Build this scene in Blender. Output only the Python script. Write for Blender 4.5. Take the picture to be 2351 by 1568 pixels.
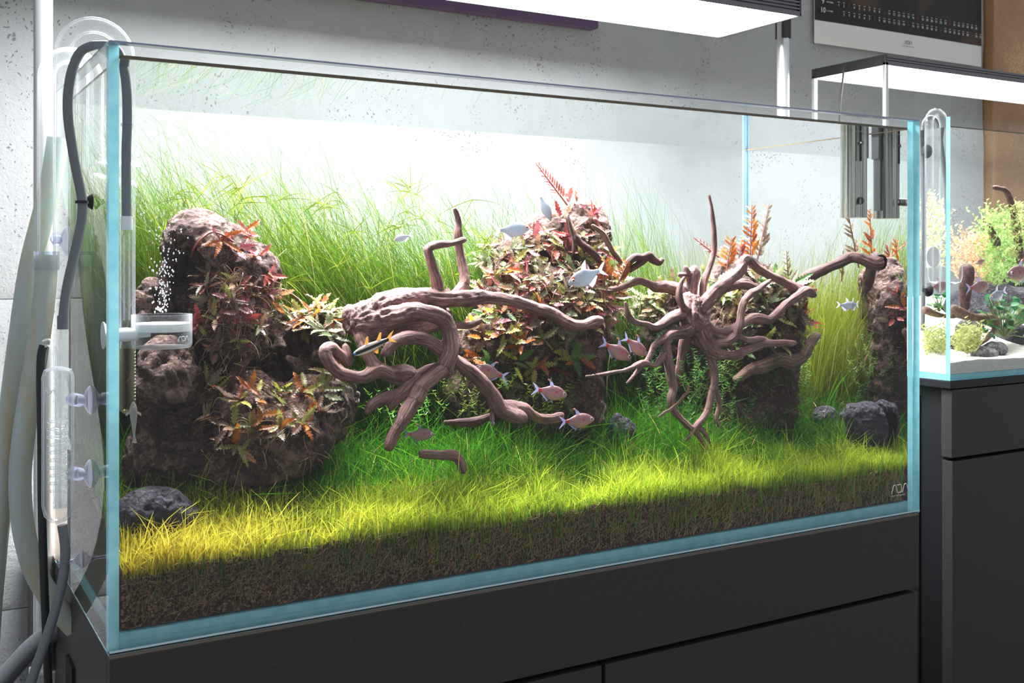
import bpy, bmesh, math, random
import numpy as np
from mathutils import Vector, Matrix, noise as mnoise
from mathutils.bvhtree import BVHTree

random.seed(7)
RNG = np.random.default_rng(7)
SC = bpy.context.scene
COL = SC.collection
for _o in list(bpy.data.objects):
    bpy.data.objects.remove(_o)

# ------------------------------------------------------------------ camera, world, exposure
F, YAW, PY0 = 2454.5, .52935, 598.1            # focal length in pixels of the 2351 x 1568 frame
CAM = np.array([-.18665, -1.09707, .38529])    # tank bottom front left corner is the origin, metres
CC, SS = math.cos(YAW), math.sin(YAW)
cam_d = bpy.data.cameras.new('camera')
cam_d.sensor_width = 36.0
cam_d.lens = F * 36.0 / 2351.0
cam_d.shift_y = -(784 - PY0) / 2351.0
cam_d.clip_start = .02
cam_d.dof.use_dof = True
cam_d.dof.focus_distance = 1.32
cam_d.dof.aperture_fstop = 16.0
cam_o = bpy.data.objects.new('camera', cam_d)
cam_o.location = CAM
cam_o.rotation_euler = (math.pi / 2, 0, -YAW)
COL.objects.link(cam_o)
SC.camera = cam_o

world = bpy.data.worlds.new('room_light')
world.use_nodes = True
world.node_tree.nodes['Background'].inputs[0].default_value = (.90, .94, 1, 1)
world.node_tree.nodes['Background'].inputs[1].default_value = .38
SC.world = world
SC.view_settings.view_transform = 'Standard'
SC.view_settings.look = 'None'
SC.view_settings.gamma = 1
SC.view_settings.use_curve_mapping = False
SC.view_settings.exposure = 0.35
LAMP_POWER = 38.0
LAMP_WATTS = 26.0
LAMP2_POWER = 16.0
LAMP2_WATTS = 5.0
SC.cycles.max_bounces = 7
SC.cycles.diffuse_bounces = 3
SC.cycles.glossy_bounces = 4
SC.cycles.transmission_bounces = 4
SC.cycles.transparent_max_bounces = 32
SC.cycles.sample_clamp_indirect = 6

# ------------------------------------------------------------------ pixel of the photograph + a depth -> a point of the place
def _ray(px, py):
    r = (px - 1175.5) / F
    return np.array([r * CC + SS, -r * SS + CC, -(py - PY0) / F])
def PY(px, py, Y):
    d = _ray(px, py); return CAM + d * ((Y - CAM[1]) / d[1])
def PX(px, py, X):
    d = _ray(px, py); return CAM + d * ((X - CAM[0]) / d[0])
def PZ(px, py, Z):
    d = _ray(px, py); return CAM + d * ((Z - CAM[2]) / d[2])
def wdep(p):
    return (p[0] - CAM[0]) * SS + (p[1] - CAM[1]) * CC
def pxm(p):
    return wdep(p) / F                          # metres per pixel at a point
RIGHT = np.array([CC, -SS, 0.]); FWD = np.array([SS, CC, 0.]); UP = np.array([0, 0, 1.])

# ------------------------------------------------------------------ materials
def newmat(name):
    m = bpy.data.materials.new(name); m.use_nodes = True
    nt = m.node_tree; nt.nodes.clear()
    out = nt.nodes.new('ShaderNodeOutputMaterial')
    return m, nt, out
def N(nt, t, **kw):
    n = nt.nodes.new('ShaderNode' + t)
    for k, v in kw.items():
        if k.startswith('i_'):
            n.inputs[k[2:].replace('_', ' ')].default_value = v
        else:
            setattr(n, k, v)
    return n
def rgba(c): return (c[0], c[1], c[2], 1)
def ramp(nt, fac, stops):
    r = N(nt, 'ValToRGB'); e = r.color_ramp.elements
    while len(e) < len(stops): e.new(.5)
    for el, (p, c) in zip(e, stops):
        el.position = p; el.color = rgba(c)
    nt.links.new(fac, r.inputs[0]); return r.outputs[0]
def noise(nt, scale, detail=4, rough=.6, vec=None, dist=0):
    n = N(nt, 'TexNoise'); n.inputs['Scale'].default_value = scale; n.inputs['Detail'].default_value = detail
    n.inputs['Roughness'].default_value = rough; n.inputs['Distortion'].default_value = dist
    if vec is not None: nt.links.new(vec, n.inputs['Vector'])
    return n.outputs['Fac']
def coords(nt): return N(nt, 'TexCoord').outputs['Object']
def bump(nt, h, strength=.4, dist=.002, normal=None):
    b = N(nt, 'Bump'); b.inputs['Strength'].default_value = strength; b.inputs['Distance'].default_value = dist
    nt.links.new(h, b.inputs['Height'])
    if normal is not None: nt.links.new(normal, b.inputs['Normal'])
    return b.outputs[0]
def pbsdf(nt, out, col=None, rough=.5, metal=0, spec=.5, colsock=None, normal=None, trans=0):
    p = N(nt, 'BsdfPrincipled')
    if col is not None: p.inputs['Base Color'].default_value = rgba(col)
    if colsock is not None: nt.links.new(colsock, p.inputs['Base Color'])
    p.inputs['Roughness'].default_value = rough; p.inputs['Metallic'].default_value = metal
    p.inputs['Specular IOR Level'].default_value = spec
    if trans: p.inputs['Transmission Weight'].default_value = trans
    if normal is not None: nt.links.new(normal, p.inputs['Normal'])
    if out is not None: nt.links.new(p.outputs[0], out.inputs[0])
    return p
def simple(name, col, rough=.5, metal=0, spec=.5, nscale=0, nvar=.2, bscale=0, bstr=.3, bdist=.001):
    m, nt, out = newmat(name)
    cs = nrm = None
    if nscale:
        f = noise(nt, nscale, 4, .6, coords(nt))
        cs = ramp(nt, f, [(.3, [c * (1 - nvar) for c in col]), (.7, [min(1, c * (1 + nvar)) for c in col])])
    if bscale: nrm = bump(nt, noise(nt, bscale, 5, .6, coords(nt)), bstr, bdist)
    pbsdf(nt, out, col, rough, metal, spec, cs, nrm)
    return m
def mix2(nt, fac, a, b):
    m = N(nt, 'MixShader')
    if isinstance(fac, (int, float)): m.inputs[0].default_value = fac
    else: nt.links.new(fac, m.inputs[0])
    nt.links.new(a, m.inputs[1]); nt.links.new(b, m.inputs[2]); return m.outputs[0]
def clear_mat(name, tint=(1, 1, 1), ior=1.45, inside=False, rough=0.0, scale=1.0):
    """sheet of clear glass or the skin of water: what is not mirrored goes straight through"""
    m, nt, out = newmat(name)
    t = N(nt, 'BsdfTransparent'); t.inputs[0].default_value = rgba(tint)
    g = N(nt, 'BsdfGlossy'); g.inputs['Roughness'].default_value = rough
    fr = N(nt, 'Fresnel'); fr.inputs[0].default_value = ior
    ge = N(nt, 'NewGeometry')
    mu = N(nt, 'Math', operation='MULTIPLY')
    nt.links.new(fr.outputs[0], mu.inputs[0])
    if inside:
        nt.links.new(ge.outputs['Backfacing'], mu.inputs[1])
    else:
        s = N(nt, 'Math', operation='SUBTRACT'); s.inputs[0].default_value = 1
        nt.links.new(ge.outputs['Backfacing'], s.inputs[1]); nt.links.new(s.outputs[0], mu.inputs[1])
    sc = N(nt, 'Math', operation='MULTIPLY'); sc.inputs[1].default_value = scale
    nt.links.new(mu.outputs[0], sc.inputs[0])
    nt.links.new(mix2(nt, sc.outputs[0], t.outputs[0], g.outputs[0]), out.inputs[0])
    return m
def pure_clear(name, tint):
    m, nt, out = newmat(name)
    t = N(nt, 'BsdfTransparent'); t.inputs[0].default_value = rgba(tint)
    nt.links.new(t.outputs[0], out.inputs[0]); return m
def glass_mat(name, tint=(1, 1, 1), ior=1.45, rough=0):
    m, nt, out = newmat(name)
    g = N(nt, 'BsdfGlass'); g.inputs['Color'].default_value = rgba(tint); g.inputs['IOR'].default_value = ior
    g.inputs['Roughness'].default_value = rough
    t = N(nt, 'BsdfTransparent'); t.inputs[0].default_value = rgba(tint)
    nt.links.new(mix2(nt, .35, g.outputs[0], t.outputs[0]), out.inputs[0]); return m
def leafy(name, colsock_fn, trans=.35, gloss=.06, rough=.4):
    m, nt, out = newmat(name)
    c = colsock_fn(nt)
    d = N(nt, 'BsdfDiffuse'); t = N(nt, 'BsdfTranslucent'); g = N(nt, 'BsdfGlossy'); g.inputs['Roughness'].default_value = rough
    nt.links.new(c, d.inputs[0]); nt.links.new(c, t.inputs[0])
    nt.links.new(mix2(nt, gloss, mix2(nt, trans, d.outputs[0], t.outputs[0]), g.outputs[0]), out.inputs[0])
    return m
def attr_col(nt):
    a = N(nt, 'Attribute'); a.attribute_name = 'Col'; return a.outputs['Color']

M = {}
M['pane'] = clear_mat('clear_glass_sheet', (.985, .997, .995), 1.45)
def _edge():
    m, nt, out = newmat('teal_glass_edge')
    n = noise(nt, 60, 3, .6, coords(nt))
    c = ramp(nt, n, [(.3, (.28, .70, .80)), (.7, (.42, .86, .93))])
    d = N(nt, 'BsdfDiffuse'); t = N(nt, 'BsdfTranslucent'); g = N(nt, 'BsdfGlossy'); g.inputs['Roughness'].default_value = .15
    nt.links.new(c, d.inputs[0]); nt.links.new(c, t.inputs[0])
    nt.links.new(mix2(nt, .05, mix2(nt, .30, d.outputs[0], t.outputs[0]), g.outputs[0]), out.inputs[0])
    return m
M['edge'] = _edge()
M['edge_highlight'] = simple('painted_edge_highlight', (.62, .82, .90), .12)  # pale colour paints in the bright highlight of the glass edge
M['rim'] = simple('lilac_glass_rim', (.30, .34, .50), .2)
M['seam'] = simple('pale_glass_seam', (.16, .27, .34), .3)
M['water_side'] = pure_clear('water_side', (.985, .995, 1))
M['water_wall'] = clear_mat('water_against_end_glass', (.985, .995, 1), 1.68, True)
M['water_top'] = clear_mat('water_surface', (1, 1, 1), 1.13, True)
def thin_glass(name, tint, edge, power=2.5, amount=.88):
    """thin blown glass: clear where seen face on, milky and mirroring towards its outline"""
    m, nt, out = newmat(name)
    t = N(nt, 'BsdfTransparent'); t.inputs[0].default_value = rgba(tint)
    d = N(nt, 'BsdfTranslucent'); d.inputs[0].default_value = rgba(edge); g = N(nt, 'BsdfGlossy'); g.inputs['Roughness'].default_value = .05
    d2 = N(nt, 'BsdfDiffuse'); d2.inputs[0].default_value = rgba(edge)
    lw = N(nt, 'LayerWeight'); lw.inputs[0].default_value = .5
    pw = N(nt, 'Math', operation='POWER'); nt.links.new(lw.outputs['Facing'], pw.inputs[0]); pw.inputs[1].default_value = power
    ad = N(nt, 'Math', operation='MULTIPLY_ADD'); nt.links.new(pw.outputs[0], ad.inputs[0]); ad.inputs[1].default_value = amount; ad.inputs[2].default_value = .018
    body = mix2(nt, .4, mix2(nt, .5, d.outputs[0], d2.outputs[0]), g.outputs[0])
    nt.links.new(mix2(nt, ad.outputs[0], t.outputs[0], body), out.inputs[0]); return m
M['glass'] = thin_glass('blown_glass', (.985, .992, .99), (.86, .87, .92))
M['glass_wet'] = thin_glass('blown_glass_in_water', (.98, .99, .985), (.62, .66, .66), amount=.6)
M['reflect_line'] = simple('waterline_painted_reflection', (.14, .11, .06), .3, nscale=90)  # dark reflection of the water surface painted as a brown tone

def wall_mat():
    m, nt, out = newmat('painted_concrete')
    co = coords(nt)
    big = noise(nt, 3.2, 5, .65, co)
    c = ramp(nt, big, [(.25, (.34, .35, .345)), (.55, (.425, .435, .435)), (.8, (.47, .48, .485))])
    wn = N(nt, 'TexNoise'); wn.inputs['Scale'].default_value = 60; wn.inputs['Detail'].default_value = 3; nt.links.new(co, wn.inputs['Vector'])
    wm_ = N(nt, 'VectorMath', operation='MULTIPLY_ADD'); nt.links.new(wn.outputs['Color'], wm_.inputs[0]); wm_.inputs[1].default_value = (.022, .022, .022); nt.links.new(co, wm_.inputs[2])
    v = N(nt, 'TexVoronoi'); v.inputs['Scale'].default_value = 120; nt.links.new(wm_.outputs[0], v.inputs['Vector'])
    patch = noise(nt, 6, 3, .6, co)
    thr = N(nt, 'MapRange'); thr.inputs['From Min'].default_value = .42; thr.inputs['From Max'].default_value = .72
    thr.inputs['To Min'].default_value = .03; thr.inputs['To Max'].default_value = .30
    nt.links.new(patch, thr.inputs['Value'])
    lt = N(nt, 'Math', operation='LESS_THAN'); nt.links.new(v.outputs['Distance'], lt.inputs[0]); nt.links.new(thr.outputs[0], lt.inputs[1])
    mx = N(nt, 'MixRGB'); nt.links.new(lt.outputs[0], mx.inputs[0]); nt.links.new(c, mx.inputs[1]); mx.inputs[2].default_value = (.21, .21, .215, 1)
    f1 = noise(nt, 150, 6, .7, co)
    a = N(nt, 'Math', operation='MULTIPLY_ADD'); nt.links.new(lt.outputs[0], a.inputs[0]); a.inputs[1].default_value = -.5; nt.links.new(f1, a.inputs[2])
    f2 = noise(nt, 24, 4, .6, co)
    b1 = bump(nt, f2, .5, .006); b2 = bump(nt, a.outputs[0], .75, .003, b1)
    pbsdf(nt, out, None, .85, 0, .2, mx.outputs[0], b2)
    return m
M['wall'] = wall_mat()
def copper_mat():
    m, nt, out = newmat('speckled_copper_board')
    co = coords(nt)
    f = noise(nt, 260, 3, .8, co); g = noise(nt, 4, 3, .5, co)
    mp = N(nt, 'Math', operation='MULTIPLY_ADD'); nt.links.new(f, mp.inputs[0]); mp.inputs[1].default_value = .6; nt.links.new(g, mp.inputs[2])
    c = ramp(nt, mp.outputs[0], [(.55, (.22, .12, .06)), (.85, (.44, .26, .13)), (1.0, (.75, .48, .26))])
    pbsdf(nt, out, None, .45, .2, .5, c, bump(nt, f, .3, .001)); return m
M['copper'] = copper_mat()
M['cabinet'] = simple('charcoal_cabinet', (.042, .040, .038), .55, 0, .4, nscale=260, nvar=.16, bscale=400, bstr=.12, bdist=.0004)
M['cabinet_black'] = simple('black_cabinet', (.014, .014, .016), .5, 0, .4, nscale=260, nvar=.16)
M['dark'] = simple('dark_recess', (.006, .006, .006), .8)
M['mat'] = simple('brown_foam_mat', (.20, .16, .13), .9)
M['floor'] = simple('grey_floor', (.10, .10, .10), .6, nscale=8)
M['alu'] = simple('brushed_aluminium', (.80, .81, .82), .30, .75, .5, bscale=600, bstr=.05)
M['lamp_metal'] = simple('anodised_lamp_body', (.20, .20, .21), .35, .85, .5)
M['lamp_black'] = simple('black_lamp_end', (.03, .03, .032), .4)
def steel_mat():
    m, nt, out = newmat('steel_painted_reflections')
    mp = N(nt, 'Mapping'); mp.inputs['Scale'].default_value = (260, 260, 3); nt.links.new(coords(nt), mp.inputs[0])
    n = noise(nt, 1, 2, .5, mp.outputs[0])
    c = ramp(nt, n, [(.35, (.13, .125, .10)), (.52, (.40, .40, .36)), (.68, (.80, .82, .78))])  # vertical streaks painted into the colour in place of reflections
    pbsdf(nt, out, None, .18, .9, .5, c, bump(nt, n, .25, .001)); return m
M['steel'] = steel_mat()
M['white_plastic'] = simple('white_plastic', (.85, .85, .87), .35)
M['ceramic'] = simple('white_ceramic', (.88, .88, .89), .6, bscale=900, bstr=.2)
M['black_rubber'] = simple('black_rubber', (.02, .02, .022), .5)
M['grey_hose'] = simple('grey_silicone_hose', (.17, .18, .20), .35, 0, .5)
M['purple'] = simple('dark_violet_rail', (.10, .055, .12), .4)
M['paper'] = simple('calendar_paper', (.80, .79, .76), .7)
M['ink_white'] = simple('white_print', (.85, .85, .85), .6)
M['ink_grey'] = simple('grey_print', (.16, .16, .16), .6)
M['ink_red'] = simple('dark_red_print', (.25, .05, .04), .6)
def cal_mat():
    m, nt, out = newmat('calendar_photograph')
    n = noise(nt, 7, 3, .55, coords(nt))
    c = ramp(nt, n, [(.5, (.012, .011, .010)), (.68, (.09, .045, .02)), (.85, (.35, .16, .05))])
    pbsdf(nt, out, None, .4, 0, .4, c); return m
M['cal'] = cal_mat()
def emit_mat(name, col, s):
    m, nt, out = newmat(name)
    e = N(nt, 'Emission'); e.inputs[0].default_value = rgba(col); e.inputs[1].default_value = s
    nt.links.new(e.outputs[0], out.inputs[0]); return m
M['led'] = emit_mat('lit_led_panel', (.95, .965, 1.0), LAMP_POWER)
M['led2'] = emit_mat('lit_led_panel_small', (.98, .97, 1.0), LAMP2_POWER)
def hose_mat():
    m, nt, out = newmat('cloudy_hose_with_algae')
    co = coords(nt)
    mp = N(nt, 'Mapping'); mp.inputs['Scale'].default_value = (60, 60, 5); nt.links.new(co, mp.inputs[0])
    n = noise(nt, 1, 4, .6, mp.outputs[0]); n2 = noise(nt, 120, 4, .7, co)
    s = N(nt, 'Math', operation='MULTIPLY_ADD'); nt.links.new(n2, s.inputs[0]); s.inputs[1].default_value = .4; nt.links.new(n, s.inputs[2])
    c = ramp(nt, s.outputs[0], [(.5, (.58, .70, .74)), (.72, (.60, .64, .56)), (.9, (.62, .52, .34))])
    p = pbsdf(nt, None, None, .3, 0, .5, c)
    t = N(nt, 'BsdfTransparent'); t.inputs[0].default_value = (.75, .85, .85, 1)
    nt.links.new(mix2(nt, .22, p.outputs[0], t.outputs[0]), out.inputs[0]); return m
M['hose'] = hose_mat()
M['cup'] = thin_glass('clear_silicone_cup', (.90, .91, .97), (.70, .72, .86), power=1.5)
M['stained'] = thin_glass('algae_stained_glass', (.74, .72, .60), (.46, .43, .32), power=1.2, amount=.75)

def rock_mat(name, dark, mid, light, pit=160):
    m, nt, out = newmat(name)
    co = coords(nt)
    n1 = noise(nt, 26, 6, .7, co); n2 = noise(nt, 190, 5, .75, co)
    s = N(nt, 'Math', operation='MULTIPLY_ADD'); nt.links.new(n2, s.inputs[0]); s.inputs[1].default_value = .8; nt.links.new(n1, s.inputs[2])
    c = ramp(nt, s.outputs[0], [(.60, dark), (.92, mid), (1.0, light)])
    v = N(nt, 'TexVoronoi'); v.inputs['Scale'].default_value = pit; nt.links.new(co, v.inputs['Vector'])
    b1 = bump(nt, v.outputs['Distance'], .9, .004); b2 = bump(nt, n2, .9, .004, b1)
    pbsdf(nt, out, None, .9, 0, .25, c, b2); return m
M['rock_brown'] = rock_mat('brown_lava_rock', (.020, .012, .010), (.075, .042, .034), (.19, .120, .098))
M['rock_grey'] = rock_mat('purple_grey_lava_rock', (0.0158, 0.0143, 0.0174), (0.0504, 0.0441, 0.0567), (0.1152, 0.1073, 0.1231), 220)
M['rock_pale'] = rock_mat('pale_grey_rock', (0.0503, 0.0503, 0.0542), (0.1442, 0.1363, 0.1442), (0.3247, 0.3168, 0.3089))
def wood_mat(name, dark, mid, light):
    m, nt, out = newmat(name)
    a = N(nt, 'Attribute'); a.attribute_name = 'grain'
    n1 = noise(nt, 1, 5, .65, a.outputs['Vector'], .4)
    n2 = noise(nt, 34, 4, .6, coords(nt))
    s = N(nt, 'Math', operation='MULTIPLY_ADD'); nt.links.new(n2, s.inputs[0]); s.inputs[1].default_value = .38; nt.links.new(n1, s.inputs[2])
    c = ramp(nt, s.outputs[0], [(.52, dark), (.78, mid), (1.0, light)])
    n3 = noise(nt, 5, 5, .7, a.outputs['Vector'], .2)
    b = bump(nt, n3, .5, .0012, bump(nt, n1, .9, .0028))
    pbsdf(nt, out, None, .62, 0, .3, c, b); return m
M['wood'] = wood_mat('red_brown_driftwood', (.085, .040, .036), (.30, .160, .140), (.56, .37, .32))
M['wood_dark'] = wood_mat('dark_driftwood', (0.0389, 0.0184, 0.0167), (0.1326, 0.0602, 0.0492), (0.2633, 0.1441, 0.1143))
M['wood_tan'] = wood_mat('tan_driftwood', (0.0936, 0.0468, 0.0298), (0.2631, 0.1524, 0.1099), (0.4211, 0.2934, 0.2253))
def soil_mat():
    m, nt, out = newmat('granular_soil')
    co = coords(nt)
    v = N(nt, 'TexVoronoi'); v.inputs['Scale'].default_value = 330; nt.links.new(co, v.inputs['Vector'])
    n = noise(nt, 40, 4, .6, co)
    c = ramp(nt, n, [(.3, (.05, .028, .017)), (.7, (.12, .070, .042))])
    pbsdf(nt, out, None, .9, 0, .2, c, bump(nt, v.outputs['Distance'], 1, .003)); return m
M['soil'] = soil_mat()
M['sand'] = simple('white_sand', (.72, .67, .60), .9, nscale=700, nvar=.25, bscale=700, bstr=.5)
M['blade'] = leafy('grass_blade', attr_col, .52, .012)
M['thread'] = leafy('root_thread', attr_col, .2, .05)
def leaf_mat(name, c0, c1):
    def f(nt):
        o = N(nt, 'ObjectInfo')
        n = noise(nt, 9, 3, .6, coords(nt))
        s = N(nt, 'Math', operation='MULTIPLY_ADD'); nt.links.new(n, s.inputs[0]); s.inputs[1].default_value = .5; nt.links.new(o.outputs['Random'], s.inputs[2])
        return ramp(nt, s.outputs[0], [(.2, c0), (1.15 if False else 1.0, c1)])
    return leafy(name, f, .38, .04, .4)
LEAF = {
    'red':    leaf_mat('red_leaf', (0.1338, 0.0145, 0.0145), (0.3023, 0.0572, 0.0443)),
    'pink':   leaf_mat('pink_leaf', (0.1722, 0.0275, 0.0407), (0.2502, 0.0923, 0.0923)),
    'orange': leaf_mat('orange_leaf', (0.2555, 0.0491, 0.0039), (0.3748, 0.1167, 0.0134)),
    'brown':  leaf_mat('bronze_leaf', (0.0954, 0.0405, 0.0212), (0.2247, 0.1215, 0.0634)),
    'tan':    leaf_mat('pale_bronze_leaf', (0.1436, 0.0910, 0.0515), (0.2289, 0.1763, 0.1061)),
    'olive':  leaf_mat('olive_leaf', (0.0982, 0.1111, 0.0207), (0.2328, 0.2199, 0.0522)),
    'green':  leaf_mat('green_leaf', (0.0311, 0.1021, 0.0183), (0.1105, 0.2138, 0.0460)),
    'pale':   leaf_mat('pale_green_leaf', (0.1152, 0.1503, 0.0626), (0.2125, 0.2345, 0.1291)),
    'gold':   leaf_mat('golden_green_leaf', (0.2045, 0.2110, 0.0110), (0.3400, 0.3012, 0.0432)),
    'deep':   leaf_mat('deep_green_leaf', (0.0037, 0.0603, 0.0184), (0.0213, 0.1568, 0.0407)),
}
M['stem'] = simple('reddish_stem', (.24, .06, .04), .5, nscale=60)
M['stem_green'] = simple('green_stem', (.16, .20, .05), .5, nscale=60)

# ------------------------------------------------------------------ meshes
def mesh_np(name, v, f, mats=(), midx=None, smooth=False, col=None):
    v = np.asarray(v, np.float32)
    me = bpy.data.meshes.new(name)
    if isinstance(f, np.ndarray) and f.ndim == 2:
        n, k = f.shape
        me.vertices.add(len(v)); me.vertices.foreach_set('co', v.ravel())
        me.loops.add(n * k); me.loops.foreach_set('vertex_index', f.astype(np.int32).ravel())
        me.polygons.add(n); me.polygons.foreach_set('loop_start', np.arange(0, n * k, k, dtype=np.int32))
        me.update(calc_edges=True); me.validate()
    else:
        me.from_pydata([tuple(map(float, p)) for p in v], [], [tuple(map(int, q)) for q in f]); me.update()
    for m in mats: me.materials.append(m)
    if midx is not None: me.polygons.foreach_set('material_index', np.asarray(midx, np.int32))
    if smooth: me.polygons.foreach_set('use_smooth', np.ones(len(me.polygons), bool))
    if col is not None:
        a = me.attributes.new('Col', 'FLOAT_COLOR', 'POINT')
        cc = np.ones((len(v), 4), np.float32); cc[:, :3] = col
        a.data.foreach_set('color', cc.ravel())
    return me
class MB:
    def __init__(s): s.v = []; s.f = []; s.m = []
    def add(s, v, f, mi=0):
        o = len(s.v); s.v += [tuple(map(float, p)) for p in v]; s.f += [tuple(int(i) + o for i in q) for q in f]; s.m += [mi] * len(f); return s
    def box(s, lo, hi, mi=0, mats=None):
        x0, y0, z0 = lo; x1, y1, z1 = hi
        v = [(x0, y0, z0), (x1, y0, z0), (x1, y1, z0), (x0, y1, z0), (x0, y0, z1), (x1, y0, z1), (x1, y1, z1), (x0, y1, z1)]
        f = [(0, 3, 2, 1), (4, 5, 6, 7), (0, 1, 5, 4), (2, 3, 7, 6), (1, 2, 6, 5), (3, 0, 4, 7)]   # bottom top front back right left
        s.add(v, f, mi)
        if mats: s.m[-6:] = mats
        return s
    def rbox(s, lo, hi, b=.002, mi=0):
        """box with chamfered edges"""
        bm = bmesh.new(); bmesh.ops.create_cube(bm, size=1)
        for p in bm.verts: p.co = Vector([lo[i] + (p.co[i] + .5) * (hi[i] - lo[i]) for i in range(3)])
        bmesh.ops.bevel(bm, geom=list(bm.edges), offset=b, segments=2, affect='EDGES', profile=.7)
        bm.verts.index_update()
        s.add([p.co for p in bm.verts], [[q.index for q in f.verts] for f in bm.faces], mi); bm.free(); return s
    def tube(s, pts, r, seg=10, caps=True, mi=0, flip=False):
        pts = [Vector(p) for p in pts]; n = len(pts)
        rr = [r] * n if isinstance(r, (int, float)) else list(r)
        t0 = (pts[1] - pts[0]).normalized()
        a = t0.orthogonal().normalized(); V = []; prev = t0
        for i in range(n):
            t = (pts[min(i + 1, n - 1)] - pts[max(i - 1, 0)])
            t = t.normalized() if t.length > 1e-9 else prev
            a = prev.rotation_difference(t) @ a; a = (a - t * a.dot(t)).normalized(); b = t.cross(a); prev = t
            for k in range(seg):
                q = 2 * math.pi * k / seg
                V.append(pts[i] + (a * math.cos(q) + b * math.sin(q)) * rr[i])
        Fc = []
        for i in range(n - 1):
            for k in range(seg):
                k2 = (k + 1) % seg
                q = (i * seg + k, i * seg + k2, (i + 1) * seg + k2, (i + 1) * seg + k)
                Fc.append(q[::-1] if flip else q)
        if caps:
            c0 = tuple(range(seg))[::-1]; c1 = tuple((n - 1) * seg + k for k in range(seg))
            Fc += [c0[::-1], c1[::-1]] if flip else [c0, c1]
        return s.add(V, Fc, mi)
    def pipe(s, pts, ro, ri, seg=16):
        s.tube(pts, ro, seg, False); s.tube(pts, ri, seg, False, flip=True)
        return s
    def lathe(s, prof, c=(0, 0, 0), seg=24, axis='z', mi=0):
        """profile of (radius, height) pairs about an axis through c"""
        V = []; c = Vector(c)
        for (r, h) in prof:
            for k in range(seg):
                q = 2 * math.pi * k / seg; a, b = r * math.cos(q), r * math.sin(q)
                V.append(c + (Vector((a, b, h)) if axis == 'z' else Vector((h, a, b)) if axis == 'x' else Vector((b, h, a))))
        Fc = []
        for i in range(len(prof) - 1):
            for k in range(seg):
                k2 = (k + 1) % seg
                Fc.append((i * seg + k, i * seg + k2, (i + 1) * seg + k2, (i + 1) * seg + k))
        if prof[0][0] > 1e-6: Fc.append(tuple(range(seg))[::-1])
        if prof[-1][0] > 1e-6: Fc.append(tuple((len(prof) - 1) * seg + k for k in range(seg)))
        return s.add(V, Fc, mi)
    def mesh(s, name, mats, smooth=False):
        mats = mats if isinstance(mats, (list, tuple)) else [mats]
        me = mesh_np(name, s.v, s.f, mats, s.m)
        if smooth:
            me.polygons.foreach_set('use_smooth', np.ones(len(me.polygons), bool))
            me.set_sharp_from_angle(angle=math.radians(38))
        return me

def tag(o, label=None, cat=None, group=None, kind=None):
    if label: o['label'] = label
    if cat: o['category'] = cat
    if group: o['group'] = group
    if kind: o['kind'] = kind
    return o
def obj(name, me, parent=None):
    o = bpy.data.objects.new(name, me); COL.objects.link(o)
    if parent is not None:
        o.parent = parent; o.matrix_parent_inverse = parent.matrix_basis.inverted()
    return o
def empty(name, loc, label, cat, group=None, kind=None):
    o = bpy.data.objects.new(name, None); o.empty_display_size = .02; o.location = loc; COL.objects.link(o)
    return tag(o, label, cat, group, kind)
def struct(name, me, parent=None):
    o = obj(name, me, parent)
    if parent is None: o['kind'] = 'structure'
    return o
def smooth_path(pts, k=6):
    """Catmull-Rom through the points; extra columns ride along"""
    P = np.asarray(pts, float)
    if len(P) < 3:
        return np.array([P[0] + (P[-1] - P[0]) * t for t in np.linspace(0, 1, k + 1)])
    Q = np.vstack([2 * P[0] - P[1], P, 2 * P[-1] - P[-2]]); out = []
    for i in range(1, len(Q) - 2):
        for t in np.linspace(0, 1, k, endpoint=False):
            a, b, c, d = Q[i - 1], Q[i], Q[i + 1], Q[i + 2]
            out.append(.5 * (2 * b + (c - a) * t + (2 * a - 5 * b + 4 * c - d) * t * t + (3 * b - a - 3 * c + d) * t ** 3))
    out.append(P[-1]); return np.array(out)
def text_mesh(body, size, align='LEFT'):
    cu = bpy.data.curves.new('text', 'FONT'); cu.body = body; cu.size = size; cu.align_x = align; cu.extrude = size * .01
    cu.resolution_u = 3
    o = bpy.data.objects.new('text', cu); COL.objects.link(o)
    dg = bpy.context.evaluated_depsgraph_get(); me = bpy.data.meshes.new_from_object(o.evaluated_get(dg))
    v = np.array([q.co[:] for q in me.vertices]).reshape(-1, 3); f = [tuple(p.vertices) for p in me.polygons]
    bpy.data.objects.remove(o); bpy.data.curves.remove(cu); bpy.data.meshes.remove(me)
    return v, f
def logo_strokes():
    return [[(0, 0), (.28, .82), (.38, .95), (.60, .95), (.70, .82), (.93, .10)],
            [(.86, .95), (1.50, .95), (1.62, .84), (1.62, .20), (1.50, .08), (.98, .08)],
            [(1.75, .02), (2.05, .84), (2.15, .95), (2.40, .95), (2.50, .84), (2.72, .02)]]
def add_logo(mb, origin, u, v, size, thick):
    origin, u, v = np.array(origin), np.array(u), np.array(v)
    for st in logo_strokes():
        mb.tube([origin + (u * a + v * b) * size for a, b in st], thick, 6)

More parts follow.
